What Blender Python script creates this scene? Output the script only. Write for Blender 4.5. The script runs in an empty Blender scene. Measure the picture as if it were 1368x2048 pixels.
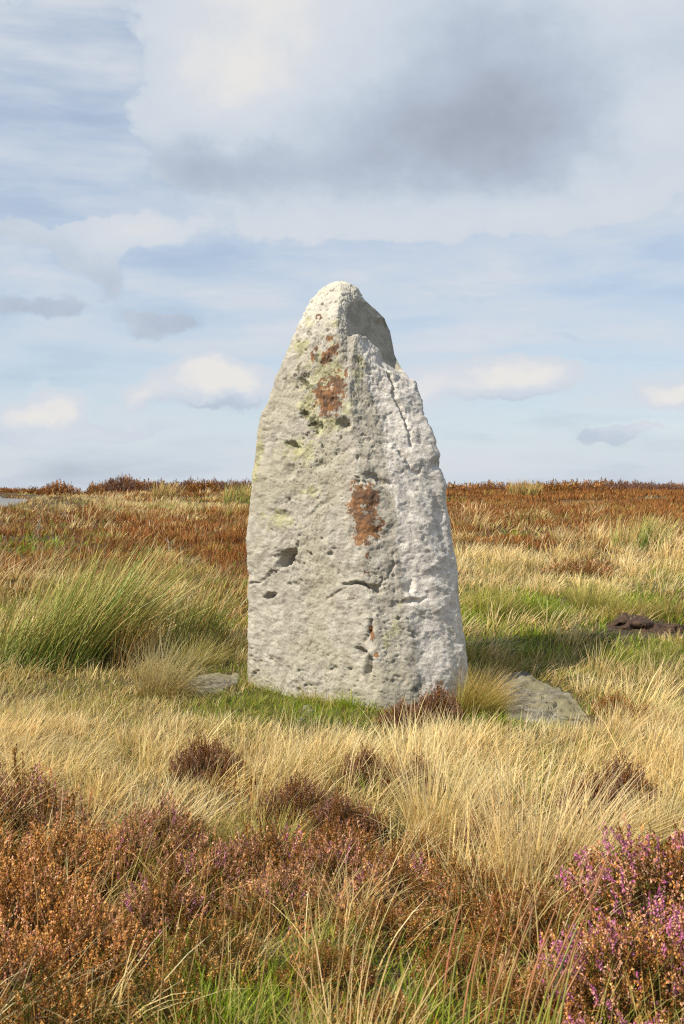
import bpy, math, numpy as np

# ------------------------------------------------------------------ camera, sky, sun, exposure
sc = bpy.context.scene
COL = sc.collection
rng = np.random.default_rng(7)
EYE = 1.5
FPX = 2275.0                      # focal length in photograph pixels (1368 x 2048)
PITCH = math.atan(39.0 / FPX)     # camera looks down slightly: eye level lies at row 985
cam_d = bpy.data.cameras.new('camera')
cam = bpy.data.objects.new('camera', cam_d); COL.objects.link(cam)
cam_d.sensor_fit = 'VERTICAL'; cam_d.sensor_height = 36.0; cam_d.sensor_width = 24.05
cam_d.lens = 36.0 * FPX / 2048.0
cam_d.clip_start = 0.05; cam_d.clip_end = 6000.0
cam_d.dof.use_dof = True; cam_d.dof.focus_distance = 8.2; cam_d.dof.aperture_fstop = 9.0
cam.location = (0, 0, EYE)
cam.rotation_euler = (math.pi / 2 - PITCH, 0, 0)
sc.camera = cam
sc.view_settings.view_transform = 'Standard'
sc.view_settings.look = 'None'
sc.view_settings.exposure = 0.42
sc.view_settings.gamma = 1.0
sc.render.film_transparent = False
sc.cycles.use_denoising = False
sc.cycles.filter_width = 1.2
sc.cycles.max_bounces = 5; sc.cycles.diffuse_bounces = 3; sc.cycles.transmission_bounces = 3; sc.cycles.glossy_bounces = 2
sc.cycles.caustics_reflective = False; sc.cycles.caustics_refractive = False

SUN_AZ = math.radians(62)         # left of the direction behind the camera
SUN_EL = math.radians(47)
SDIR = np.array([-math.sin(SUN_AZ) * math.cos(SUN_EL), -math.cos(SUN_AZ) * math.cos(SUN_EL), math.sin(SUN_EL)])
sun_d = bpy.data.lights.new('sun', 'SUN'); sun = bpy.data.objects.new('sun', sun_d); COL.objects.link(sun)
sun_d.energy = 4.9; sun_d.angle = math.radians(0.9); sun_d.color = (1.0, 0.90, 0.75)
sun.location = (-20, -14, 30)
from mathutils import Vector
sun.rotation_euler = Vector(-SDIR).to_track_quat('-Z', 'Y').to_euler()


class NT:
    """tiny node-tree builder"""
    def __init__(s, tree):
        s.t = tree; s.t.nodes.clear()
    def n(s, kind, **kw):
        nd = s.t.nodes.new(kind)
        for k, v in kw.items():
            setattr(nd, k, v)
        return nd
    def put(s, sock, v):
        if isinstance(v, bpy.types.NodeSocket):
            s.t.links.new(v, sock)
        elif v is not None:
            sock.default_value = v
    def m(s, op, a, b=None, c=None, clamp=False):
        nd = s.n('ShaderNodeMath', operation=op); nd.use_clamp = clamp
        for i, v in enumerate((a, b, c)):
            s.put(nd.inputs[i], v)
        return nd.outputs[0]
    def vm(s, op, a, b=None):
        nd = s.n('ShaderNodeVectorMath', operation=op)
        s.put(nd.inputs[0], a); s.put(nd.inputs[1], b)
        return nd.outputs[0]
    def xyz(s, x, y, z):
        nd = s.n('ShaderNodeCombineXYZ')
        for i, v in enumerate((x, y, z)):
            s.put(nd.inputs[i], v)
        return nd.outputs[0]
    def noise(s, vec, scale, detail=4, rough=0.55, dist=0.0):
        nd = s.n('ShaderNodeTexNoise'); s.put(nd.inputs['Vector'], vec)
        nd.inputs['Scale'].default_value = scale; nd.inputs['Detail'].default_value = detail
        nd.inputs['Roughness'].default_value = rough; nd.inputs['Distortion'].default_value = dist
        return nd.outputs['Fac'], nd.outputs['Color']
    def ss(s, x, lo, hi):
        nd = s.n('ShaderNodeMapRange', interpolation_type='SMOOTHSTEP')
        s.put(nd.inputs[0], x); nd.inputs[1].default_value = lo; nd.inputs[2].default_value = hi
        return nd.outputs[0]
    def mix(s, f, a, b, blend='MIX'):
        nd = s.n('ShaderNodeMix', data_type='RGBA', blend_type=blend)
        s.put(nd.inputs[0], f)
        s.put(nd.inputs[6], a if isinstance(a, bpy.types.NodeSocket) else (*a, 1))
        s.put(nd.inputs[7], b if isinstance(b, bpy.types.NodeSocket) else (*b, 1))
        return nd.outputs[2]
    def attr(s, name):
        nd = s.n('ShaderNodeAttribute'); nd.attribute_name = name
        return nd.outputs['Fac'], nd.outputs['Color']


def lin(r, g, b, k=1.0):
    f = lambda c: (c / 255 / 12.92) if c <= 10.3 else ((c / 255 + 0.055) / 1.055) ** 2.4
    return np.array([f(r) * k, f(g) * k, f(b) * k])


# --- world: Nishita sky + procedural clouds placed by compass direction and elevation
wd = bpy.data.worlds.new('World'); sc.world = wd; wd.use_nodes = True
W = NT(wd.node_tree)
sky = W.n('ShaderNodeTexSky', sky_type='NISHITA'); sky.sun_disc = False
sky.sun_elevation = SUN_EL
sky.sun_rotation = math.atan2(SDIR[0], SDIR[1])
sky.altitude = 400; sky.air_density = 1.0; sky.dust_density = 0.6; sky.ozone_density = 1.2
tc = W.n('ShaderNodeTexCoord').outputs['Generated']
sp = W.n('ShaderNodeSeparateXYZ'); W.put(sp.inputs[0], tc)
az = W.m('ARCTAN2', sp.outputs[0], sp.outputs[1]); el = W.m('ARCSINE', sp.outputs[2])
wv = W.vm('MULTIPLY', tc, (2.275, 2.275, 3.2))
_, wc1 = W.noise(wv, 2.2, 3, 0.5)
_, wc2 = W.noise(wv, 9.0, 6, 0.62)
w1 = W.n('ShaderNodeSeparateXYZ'); W.put(w1.inputs[0], wc1)
w2 = W.n('ShaderNodeSeparateXYZ'); W.put(w2.inputs[0], wc2)
def warp(base, c1, c2, a1, a2):
    x = W.m('MULTIPLY_ADD', base, 2.275, 0.0)
    x = W.m('ADD', x, W.m('MULTIPLY', W.m('SUBTRACT', c1, 0.5), a1))
    return W.m('ADD', x, W.m('MULTIPLY', W.m('SUBTRACT', c2, 0.5), a2))
U = warp(az, w1.outputs[0], w2.outputs[0], 0.14, 0.13)
V = warp(el, w1.outputs[1], w2.outputs[1], 0.09, 0.09)
UVV = W.xyz(U, V, 0.0)
def gauss(u, v, a, b):
    nd = W.n('ShaderNodeVectorMath', operation='MULTIPLY_ADD')
    W.put(nd.inputs[0], UVV); nd.inputs[1].default_value = (1000 / a, 1000 / b, 0); nd.inputs[2].default_value = (-(u - 684) / a, -(985 - v) / b, 0)
    dt = W.n('ShaderNodeVectorMath', operation='DOT_PRODUCT'); W.put(dt.inputs[0], nd.outputs[0]); W.put(dt.inputs[1], nd.outputs[0])
    return W.m('POWER', 0.3679, dt.outputs['Value'])
f_fine, _ = W.noise(wv, 6.0, 8, 0.62)
f_str, _ = W.noise(W.vm('MULTIPLY', wv, (1, 1, 3.6)), 2.2, 7, 0.58)
CLOUDS = [  # u, v, half width, half height, density, brightness against mid grey
    (540, 80, 250, 190, 1.05, .30), (420, 240, 130, 90, .6, .20), (620, 230, 260, 150, .9, .08), (860, 170, 340, 220, 1.2, .0), (900, -120, 520, 150, 1.2, .10),
    (790, 310, 360, 100, .5, -.15), (540, 360, 240, 48, .5, -.12), (1040, 290, 230, 130, .5, -.14), (400, 385, 90, 34, .4, -.10), (950, 170, 300, 120, .0, -.10),
    (1180, 40, 260, 90, 1.1, .10), (40, 10, 110, 90, 1.3, .18), (1360, 50, 120, 90, 1.1, .14), (1310, 290, 170, 110, 1.0, .22),
    (640, 470, 380, 60, .55, .20), (1150, 430, 260, 60, .5, .14), (240, 500, 200, 45, .4, .14), (60, 500, 150, 30, .5, -.06), (180, 548, 95, 45, .55, -.06),
    (40, 635, 100, 30, .65, -.10), (330, 665, 85, 22, .8, -.12), (248, 600, 42, 38, .6, -.08), (150, 630, 60, 24, .5, -.06), (1200, 560, 140, 30, .5, .16), (900, 600, 200, 14, .45, -.04), (1150, 665, 220, 14, .45, -.03),
    (445, 768, 140, 46, 1.5, .44), (450, 812, 130, 16, .2, -.2), (90, 812, 72, 40, 1.3, .40), (60, 846, 100, 14, .3, -.06), (265, 797, 60, 28, 1.0, .30), (1040, 748, 140, 44, 1.5, .40), (1040, 786, 120, 14, .1, -.12), (1330, 778, 90, 34, 1.3, .40),
    (850, 770, 80, 50, .7, .24), (1185, 872, 95, 22, .65, -.05), (190, 866, 220, 26, .8, .16), (1300, 850, 110, 16, .5, .2)]
dens = None; br = W.m('MULTIPLY_ADD', W.m('SUBTRACT', f_fine, 0.5), 0.34, 0.54)
for cu, cv, ca_, cb_, kd, kb in CLOUDS:
    g_ = gauss(cu, cv, ca_, cb_)
    dens = W.m('MULTIPLY_ADD', g_, kd, 0.0 if dens is None else dens)
    br = W.m('MULTIPLY_ADD', g_, kb, br)
dens = W.m('ADD', dens, W.m('MULTIPLY', W.m('SUBTRACT', f_fine, 0.5), 0.95))
dens = W.ss(dens, 0.27, 0.61)
veil = W.m('MULTIPLY_ADD', W.ss(f_str, 0.36, 0.66), 0.30, 0.62)        # thin high streaks everywhere
veil = W.m('MAXIMUM', veil, W.m('MULTIPLY', W.m('SUBTRACT', 1.0, W.ss(V, 0.02, 0.40)), 0.93))   # pale haze along the whole horizon
fac = W.m('MAXIMUM', dens, veil)
br = W.m('MAXIMUM', W.m('MINIMUM', br, 0.98), 0.25)
veil_b = W.m('MULTIPLY_ADD', f_str, 0.85, 0.20)
br = W.m('ADD', W.m('MULTIPLY', br, dens), W.m('MULTIPLY', veil_b, W.m('SUBTRACT', 1.0, dens)))
ramp = W.n('ShaderNodeValToRGB'); W.put(ramp.inputs[0], br)
cr = ramp.color_ramp
SK = 2 ** -0.42                        # the ramp is written in picture tones; the exposure is taken off again
cr.elements[0].position = 0.25; cr.elements[0].color = (*lin(164, 173, 188, SK), 1)
cr.elements[1].position = 0.90; cr.elements[1].color = (*lin(233, 231, 228, SK), 1)
e = cr.elements.new(0.45); e.color = (*lin(184, 195, 211, SK), 1)
e = cr.elements.new(0.60); e.color = (*lin(203, 213, 225, SK), 1)
e = cr.elements.new(0.78); e.color = (*lin(216, 221, 228, SK), 1)
bg1 = W.n('ShaderNodeBackground'); W.put(bg1.inputs[0], sky.outputs[0]); bg1.inputs[1].default_value = 0.11
bg2 = W.n('ShaderNodeBackground')
W.put(bg2.inputs[0], W.vm('SCALE', ramp.outputs[0])); bg2.inputs[0].links[0].from_node.inputs['Scale'].default_value = 10.0
bg2.inputs[1].default_value = 0.10
mx = W.n('ShaderNodeMixShader'); W.put(mx.inputs[0], fac); W.put(mx.inputs[1], bg1.outputs[0]); W.put(mx.inputs[2], bg2.outputs[0])
wd.cycles.sampling_method = 'MANUAL'; wd.cycles.sample_map_resolution = 256
wo = W.n('ShaderNodeOutputWorld'); W.put(wo.inputs[0], mx.outputs[0])

# ------------------------------------------------------------------ numeric helpers
def hash3(ix, iy, iz, seed):
    h = (ix.astype(np.int64) * 374761393 + iy.astype(np.int64) * 668265263 + iz.astype(np.int64) * 2147483647 + seed * 1274126177) & 0xFFFFFFFF
    h = ((h ^ (h >> 13)) * 1274126177) & 0xFFFFFFFF
    h = ((h ^ (h >> 16)) * 2246822519) & 0xFFFFFFFF
    return ((h ^ (h >> 15)) & 0xFFFFFF) / float(0xFFFFFF)

ROT = np.array([[0.36, 0.48, -0.80], [-0.80, 0.60, 0.0], [0.48, 0.64, 0.60]])
def vnoise(p, seed=0):
    """value noise in -1..1 at points p (N,3)"""
    p = p @ ROT
    i = np.floor(p); f = p - i
    f = f * f * f * (f * (f * 6 - 15) + 10)
    ix, iy, iz = i[:, 0], i[:, 1], i[:, 2]
    out = 0
    for dx in (0, 1):
        wx = f[:, 0] if dx else 1 - f[:, 0]
        for dy in (0, 1):
            wy = f[:, 1] if dy else 1 - f[:, 1]
            for dz in (0, 1):
                wz = f[:, 2] if dz else 1 - f[:, 2]
                out = out + wx * wy * wz * hash3(ix + dx, iy + dy, iz + dz, seed)
    return out * 2 - 1

def fbm(p, octaves=4, seed=0, gain=0.5):
    a, s, tot = 1.0, 0.0, 0.0
    for k in range(octaves):
        s = s + a * vnoise(p * (2.03 ** k) + 17.3 * k, seed + k); tot += a; a *= gain
    return s / tot

def sstep(x, lo, hi):
    t = np.clip((x - lo) / (hi - lo), 0, 1)
    return t * t * (3 - 2 * t)

PROF_Y = [-10, 0, 6.5, 8.0, 8.6, 10, 12, 14, 18, 24, 36, 44, 55, 64, 90, 160, 600, 3000]
PROF_Z = [-.1, -.02, 0, .01, .10, .24, .42, .60, .84, 1.0, 1.13, 1.32, 1.45, 1.47, .9, -3, -15, -60]
def terrain(x, y):
    x = np.asarray(x, float); y = np.asarray(y, float)
    z = np.interp(y, PROF_Y, PROF_Z)
    sh = x.shape; P = np.stack([x.ravel(), y.ravel(), np.zeros(x.size)], 1)
    amp = np.interp(y, [0, 8, 14, 40, 70], [.03, .03, .07, .12, .16])
    z = z + amp * fbm(P * 0.33, 3, 3).reshape(sh) + np.interp(y, [0, 30, 60], [.025, .03, .0]) * fbm(P * 1.7, 2, 9).reshape(sh)
    # gentle hump at the far left beside the road, and the dip it runs into
    z = z + 0.34 * np.exp(-((x + 7.9) / 1.1) ** 2 - ((y - 31.5) / 2.2) ** 2) - 0.55 * np.exp(-((x + 12.6) / 2.8) ** 2 - ((y - 34) / 6) ** 2)
    z = z - 0.25 * np.exp(-((x + 13.2) / 2.0) ** 2 - ((y - 52) / 9.0) ** 2)
    return z

FWD = np.array([0, math.cos(PITCH), -math.sin(PITCH)]); UPV = np.array([0, math.sin(PITCH), math.cos(PITCH)])
def project(P):
    d = P - np.array([0, 0, EYE])
    dep = np.maximum(d @ FWD, 1e-3)
    return 684 + FPX * d[:, 0] / dep, 1024 - FPX * (d @ UPV) / dep
def ray(u, v):
    return np.array([(u - 684) / FPX, 0, 0]) + FWD + UPV * (-(v - 1024) / FPX)
def at_depth(u, v, y):
    r = ray(u, v)
    return np.array([0, 0, EYE]) + r * (y / r[1])
def on_ground(u, v):
    r = ray(u, v); ys = np.linspace(2.0, 62, 2400)
    P = np.array([0, 0, EYE]) + r[None] * (ys / r[1])[:, None]
    below = P[:, 2] < terrain(P[:, 0], P[:, 1])
    i = int(np.argmax(below)) if below.any() else len(ys) - 1
    return P[i]

# ------------------------------------------------------------------ mesh helpers
def mesh_from(name, V, T, cols=None, fattr=None):
    me = bpy.data.meshes.new(name)
    V = np.ascontiguousarray(V, np.float32); T = np.ascontiguousarray(T, np.int32)
    k = T.shape[1]
    me.vertices.add(len(V)); me.vertices.foreach_set('co', V.ravel())
    me.loops.add(T.size); me.loops.foreach_set('vertex_index', T.ravel())
    me.polygons.add(len(T)); me.polygons.foreach_set('loop_start', np.arange(0, T.size, k, dtype=np.int32))
    me.update(calc_edges=True)
    if cols is not None:
        a = me.color_attributes.new('Col', 'FLOAT_COLOR', 'POINT')
        c4 = np.ones((len(V), 4), np.float32); c4[:, :3] = cols
        a.data.foreach_set('color', c4.ravel())
    for nm, arr in (fattr or {}).items():
        a = me.attributes.new(nm, 'FLOAT', 'POINT'); a.data.foreach_set('value', np.ascontiguousarray(arr, np.float32).ravel())
    return me

def obj(name, me, mat, parent=None):
    o = bpy.data.objects.new(name, me); COL.objects.link(o)
    if mat is not None and not me.materials:
        me.materials.append(mat)
    if parent is not None:
        o.parent = parent
    return o

def tag(o, label=None, cat=None, group=None, kind=None):
    if label: o['label'] = label
    if cat: o['category'] = cat
    if group: o['group'] = group
    if kind: o['kind'] = kind
    return o

def empty(name, loc=(0, 0, 0), rz=0.0, scale=(1, 1, 1)):
    o = bpy.data.objects.new(name, None); COL.objects.link(o)
    o.location = loc; o.rotation_euler = (0, 0, rz); o.scale = scale; o.empty_display_size = 0.1
    return o

def pack(parts):
    """join (V,T,C) triples"""
    Vs, Ts, Cs, n = [], [], [], 0
    for V, T, C in parts:
        Vs.append(V); Ts.append(T + n); Cs.append(C); n += len(V)
    return np.concatenate(Vs), np.concatenate(Ts), np.concatenate(Cs)

def blades(root, L, Wd, lean, curl, az, yaw, c0, c1, segs=3, wpow=0.7):
    """tapered curved ribbons; all arguments arrays over N blades"""
    N = len(root)
    d = np.stack([np.cos(az), np.sin(az), np.zeros(N)], 1)
    side = np.stack([np.cos(yaw), np.sin(yaw), np.zeros(N)], 1)
    p = root.copy(); V = np.zeros((N, 2 * segs + 1, 3)); C = np.zeros((N, 2 * segs + 1, 3))
    for k in range(segs + 1):
        t = k / segs
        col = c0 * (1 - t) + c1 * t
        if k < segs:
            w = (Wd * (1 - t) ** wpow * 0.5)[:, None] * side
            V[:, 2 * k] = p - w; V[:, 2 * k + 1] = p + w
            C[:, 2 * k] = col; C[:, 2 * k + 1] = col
            th = lean + curl * (t + 0.5 / segs)
            p = p + (L / segs)[:, None] * (np.sin(th)[:, None] * d + np.cos(th)[:, None] * np.array([0, 0, 1.0]))
        else:
            V[:, 2 * k] = p; C[:, 2 * k] = col
    base = (np.arange(N) * (2 * segs + 1))[:, None]
    tr = []
    for k in range(segs - 1):
        a = 2 * k
        tr += [[a, a + 1, a + 3], [a, a + 3, a + 2]]
    a = 2 * (segs - 1); tr.append([a, a + 1, a + 2])
    T = (base[:, :, None] + np.array(tr)[None]).reshape(-1, 3)
    return V.reshape(-1, 3), T, C.reshape(-1, 3)

def pick(pal, n, jit=0.10):
    pal = np.array(pal)
    c = pal[rng.integers(0, len(pal), n)]
    g = c.mean(1, keepdims=True); c = np.maximum(g + (c - g) * 1.12, 0.004)
    return np.clip(c * (1 + jit * rng.standard_normal((n, 1))) * (1 + 0.05 * rng.standard_normal((n, 3))), 0.003, 0.95)

# ------------------------------------------------------------------ materials
def mat_new(name):
    m = bpy.data.materials.new(name); m.use_nodes = True
    return m, NT(m.node_tree)

def leaf_material(name, trans=0.3, rough=0.6, spec=0.25):
    m, t = mat_new(name)
    _, c = t.attr('Col')
    pr = t.n('ShaderNodeBsdfPrincipled'); t.put(pr.inputs['Base Color'], c)
    pr.inputs['Roughness'].default_value = rough; pr.inputs['Specular IOR Level'].default_value = spec
    tl = t.n('ShaderNodeBsdfTranslucent'); t.put(tl.inputs[0], c)
    mxn = t.n('ShaderNodeMixShader'); mxn.inputs[0].default_value = trans
    t.put(mxn.inputs[1], pr.outputs[0]); t.put(mxn.inputs[2], tl.outputs[0])
    out = t.n('ShaderNodeOutputMaterial'); t.put(out.inputs[0], mxn.outputs[0])
    return m
M_GRASS = leaf_material('grass_blades', 0.38, 0.5, 0.35)
M_HEATH = leaf_material('heather_leaves', 0.18, 0.7, 0.15)
M_RUSH = leaf_material('rush_stems', 0.10, 0.45, 0.4)

def ground_material():
    m, t = mat_new('moor_ground')
    pos = t.n('ShaderNodeNewGeometry').outputs['Position']
    a, _ = t.noise(pos, 0.7, 5, 0.6); b, _ = t.noise(pos, 5.0, 6, 0.65); c, _ = t.noise(pos, 40, 4, 0.6)
    col = t.mix(t.ss(b, 0.38, 0.62), tuple(lin(52, 40, 26)), tuple(lin(84, 74, 38)))
    col = t.mix(t.m('MULTIPLY', t.ss(a, 0.5, 0.68), 0.8), col, tuple(lin(90, 62, 36)))
    col = t.mix(t.m('MULTIPLY', t.ss(c, 0.5, 0.7), 0.5), col, tuple(lin(52, 44, 26)))
    pr = t.n('ShaderNodeBsdfPrincipled'); t.put(pr.inputs['Base Color'], col); pr.inputs['Roughness'].default_value = 0.95
    bp = t.n('ShaderNodeBump'); bp.inputs['Strength'].default_value = 0.8; bp.inputs['Distance'].default_value = 0.03
    t.put(bp.inputs['Height'], t.m('ADD', b, c)); t.put(pr.inputs['Normal'], bp.outputs[0])
    out = t.n('ShaderNodeOutputMaterial'); t.put(out.inputs[0], pr.outputs[0])
    return m

def plain_material(name, c1, c2, scale=20, rough=0.9, bump=0.4):
    m, t = mat_new(name)
    pos = t.n('ShaderNodeNewGeometry').outputs['Position']
    a, _ = t.noise(pos, scale, 6, 0.65); b, _ = t.noise(pos, scale * 5, 4, 0.6)
    col = t.mix(t.ss(a, 0.35, 0.65), tuple(c1), tuple(c2))
    pr = t.n('ShaderNodeBsdfPrincipled'); t.put(pr.inputs['Base Color'], col); pr.inputs['Roughness'].default_value = rough
    bp = t.n('ShaderNodeBump'); bp.inputs['Strength'].default_value = bump; bp.inputs['Distance'].default_value = 0.01
    t.put(bp.inputs['Height'], t.m('ADD', a, t.m('MULTIPLY', b, 0.5))); t.put(pr.inputs['Normal'], bp.outputs[0])
    out = t.n('ShaderNodeOutputMaterial'); t.put(out.inputs[0], pr.outputs[0])
    return m

# ------------------------------------------------------------------ ground sheet and road
ys = np.concatenate([np.linspace(-12, 1, 14), np.arange(1.2, 16, 0.12), np.linspace(16.2, 75, 140), np.geomspace(78, 3000, 26)])
ts = np.concatenate([-np.geomspace(0.5, 60, 22)[::-1], np.linspace(-0.48, 0.48, 150), np.geomspace(0.5, 60, 22)])
gy, gt = np.meshgrid(ys, ts, indexing='ij')
gx = gt * (np.abs(gy) + 4.0)
gz = terrain(gx, gy)
n0, n1 = gx.shape
V = np.stack([gx.ravel(), gy.ravel(), gz.ravel()], 1)
i = np.arange(n0 * n1).reshape(n0, n1)
Q = np.stack([i[:-1, :-1], i[:-1, 1:], i[1:, 1:], i[1:, :-1]], -1).reshape(-1, 4)
ground = obj('ground', mesh_from('ground', V, Q), ground_material())
tag(ground, 'peaty moorland ground under grass and heather', 'ground', kind='structure')

# the lane climbs from the left and drops behind the heather hump
RC = np.array([[-60, 22], [-40, 25.5], [-24, 28.5], [-17, 30.5], [-12.6, 32.5], [-11.4, 36], [-14, 43], [-20, 56], [-34, 90]])
tt = np.linspace(0, len(RC) - 1, 160)
def spline(P, t):
    k = np.clip(t.astype(int), 0, len(P) - 2); f = (t - k)[:, None]
    p0 = P[np.clip(k - 1, 0, len(P) - 1)]; p1 = P[k]; p2 = P[k + 1]; p3 = P[np.clip(k + 2, 0, len(P) - 1)]
    return 0.5 * (2 * p1 + (p2 - p0) * f + (2 * p0 - 5 * p1 + 4 * p2 - p3) * f ** 2 + (3 * p1 - p0 - 3 * p2 + p3) * f ** 3)
rc = spline(RC, tt); tg = np.gradient(rc, axis=0); tg /= np.linalg.norm(tg, axis=1)[:, None]
nr = np.stack([-tg[:, 1], tg[:, 0]], 1)
offs = np.linspace(-1.9, 1.9, 9)
rp = rc[:, None, :] + nr[:, None, :] * offs[None, :, None]
rz = terrain(rp[..., 0], rp[..., 1]) + 0.05 + 0.05 * (1 - (offs / 1.9) ** 2)[None]
V = np.concatenate([rp.reshape(-1, 2), rz.reshape(-1, 1)], 1)
i = np.arange(160 * 9).reshape(160, 9)
Q = np.stack([i[:-1, :-1], i[1:, :-1], i[1:, 1:], i[:-1, 1:]], -1).reshape(-1, 4)
road = obj('road', mesh_from('road', V, Q), plain_material('asphalt', lin(98, 100, 100), lin(122, 124, 124), 8, 0.85, 0.3))
tag(road, 'narrow grey asphalt lane crossing the moor beyond the heather', 'road', kind='structure')
def near_road(x, y, w=2.6):
    d = np.full(np.shape(x), 1e9)
    for q in rc[::2]:
        d = np.minimum(d, np.hypot(x - q[0], y - q[1]))
    return d < w

# ------------------------------------------------------------------ the standing stone
#        v,   uL,  uR,  uF,  (front corner), shade facet turn
ST = np.array([
    (566, 682, 684, 683), (568, 668, 692, 680), (572, 657, 703, 684), (580, 644, 713, 690), (592, 631, 722, 695), (602, 622, 737, 694), (616, 614, 757, 692), (626, 610, 769, 692), (650, 597, 780, 693),
    (675, 584, 785, 699), (700, 573, 789, 712), (720, 565, 797, 722), (736, 558, 807, 731), (748, 553, 816, 735), (760, 549, 822, 737), (780, 542, 829, 741), (800, 535, 838, 746),
    (830, 523, 845, 754), (860, 514, 857, 760), (885, 511, 865, 764), (905, 510, 874, 767), (925, 507, 878, 770), (935, 506, 876, 772), (950, 503, 884, 775), (970, 502, 890, 779),
    (1000, 500, 893, 783), (1030, 497, 899, 787), (1060, 494, 905, 790), (1100, 495, 910, 795), (1140, 496, 919, 801), (1180, 497, 919, 808), (1210, 497, 923, 813),
    (1250, 495, 928, 820), (1290, 494, 934, 828), (1320, 493, 938, 834), (1345, 492, 940, 840), (1370, 494, 938, 846), (1420, 498, 940, 852), (1500, 510, 930, 852)], float)
NT_, NZ_ = 460, 560
sv = np.concatenate([np.linspace(566, 640, 70, endpoint=False), np.linspace(640, 1500, NZ_ - 70)])
uL, uR, uF = (np.interp(sv, ST[:, 0], ST[:, k]) for k in (1, 2, 3))
zrow = np.array([at_depth(684, v, np.interp(v, [566, 620, 800], [8.77, 8.6, 8.45]))[2] for v in sv])
hh = np.clip(zrow / 3.06, -0.2, 1.0); h0 = np.clip(hh, 0, 1)
yN = 7.73 + 0.76 * h0 ** 1.05                     # nearest corner leans back with height
yFr = yN + 0.05
turn = np.interp(sv, [566, 600, 640, 690, 740, 820, 1000, 1420], [.10, .30, .46, .42, .26, .18, .18, .26])
yR = yFr + turn
yL = np.minimum(yN + 0.70 - 0.48 * h0, 8.9)
yB = 9.15 - 0.25 * h0
kx = lambda u, y: (u - 684) * y / FPX
close = np.interp(sv, [566, 575, 600, 640], [0.02, .35, .75, 1.0])     # depth closes towards the tip
cy = 0.5 * (yN + yB)
yN_, yF_, yR_, yL_, yB_ = [cy + (q - cy) * close for q in (yN, yFr, yR, yL, yB)]
xL, xR, xF = kx(uL, yL_), kx(uR, yR_), kx(uF, yF_)
xN = xF - 0.22 * (xF - xL)
poly = np.stack([
    np.stack([xL, yL_], 1), np.stack([xL * .62 + xN * .38, yL_ * .55 + yN_ * .45], 1), np.stack([xN, yN_], 1), np.stack([xF, yF_], 1),
    np.stack([xF * .45 + xR * .55, yF_ * .5 + yR_ * .5 - .02], 1), np.stack([xR, yR_], 1), np.stack([xR - .05, yR_ * .5 + yB_ * .5], 1),
    np.stack([xR * .75 + xL * .25, yB_], 1), np.stack([xR * .2 + xL * .8, yB_ - .05 * close], 1), np.stack([xL + .03, yL_ * .5 + yB_ * .5], 1)], 1)   # (NZ, 10, 2)
cx = 0.5 * (xL + xR) ; cyr = 0.5 * (yN_ + yB_)
phi = np.linspace(0, 2 * math.pi, NT_, endpoint=False)
th = phi - 0.42 * np.sin(phi + math.pi / 2 + math.pi)     # denser facing the camera (-y)
th = phi + 0.40 * np.cos(phi + math.pi) * 0 + 0.0
dirs = np.stack([np.cos(th), np.sin(th)], 1)
ring = np.zeros((NZ_, NT_))
for k in range(poly.shape[1]):
    a = poly[:, k] - np.stack([cx, cyr], 1); b = poly[:, (k + 1) % poly.shape[1]] - np.stack([cx, cyr], 1)
    e_ = b - a
    den = dirs[None, :, 0] * e_[:, None, 1] - dirs[None, :, 1] * e_[:, None, 0]
    den = np.where(np.abs(den) < 1e-9, 1e-9, den)
    r_ = (a[:, None, 0] * e_[:, None, 1] - a[:, None, 1] * e_[:, None, 0]) / den
    s_ = (a[:, None, 0] * dirs[None, :, 1] - a[:, None, 1] * dirs[None, :, 0]) / den
    ok = (r_ > 0) & (s_ >= -1e-6) & (s_ <= 1 + 1e-6)
    ring = np.where(ok, np.maximum(ring, r_), ring)
ker = np.exp(-0.5 * (np.arange(-14, 15) / 2.6) ** 2); ker /= ker.sum()
pad = np.concatenate([ring[:, -14:], ring, ring[:, :14]], 1)
ringS = np.stack([np.convolve(r, ker, 'valid') for r in pad])
SX = cx[:, None] + ringS * dirs[None, :, 0]; SY = cyr[:, None] + ringS * dirs[None, :, 1]
# keep the traced outline exact after rounding
lo, hi = SX.min(1, keepdims=True), SX.max(1, keepdims=True)
SX = xL[:, None] + (SX - lo) / (hi - lo + 1e-9) * (xR - xL)[:, None]
SZ = np.repeat(zrow[:, None], NT_, 1)
P = np.stack([SX, SY, SZ], -1)
def grid_normals(P):
    du = np.roll(P, -1, 1) - np.roll(P, 1, 1); dv = np.gradient(P, axis=0)
    n = np.cross(du, -dv); n /= (np.linalg.norm(n, axis=2, keepdims=True) + 1e-9)
    return n
Nn = grid_normals(P)
out_sign = np.sign(np.sum(Nn[..., :2] * dirs[None], -1).mean()); Nn *= out_sign
flat = P.reshape(-1, 3); fn = Nn.reshape(-1, 3)
pu, pv = project(flat)
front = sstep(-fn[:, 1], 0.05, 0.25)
uFv = np.interp(pv, ST[:, 0], ST[:, 3])
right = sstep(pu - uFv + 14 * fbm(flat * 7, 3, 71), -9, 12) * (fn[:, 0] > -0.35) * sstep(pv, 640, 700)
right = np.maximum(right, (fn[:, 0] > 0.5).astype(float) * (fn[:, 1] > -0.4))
disp = 0.030 * fbm(flat * 1.6, 3, 11) + 0.016 * fbm(flat * 5.0, 3, 21)
wf_ = flat + 0.035 * np.stack([fbm(flat * 9, 3, 301), fbm(flat * 9, 3, 302), fbm(flat * 9, 3, 303)], 1) + 0.012 * np.stack([fbm(flat * 30, 2, 304), fbm(flat * 30, 2, 305), fbm(flat * 30, 2, 306)], 1)
rough_ = 0.35 + 0.9 * sstep(fbm(flat * 3.1, 3, 311), -.25, .35)
kn = fbm(wf_ * 15, 4, 31)
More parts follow.
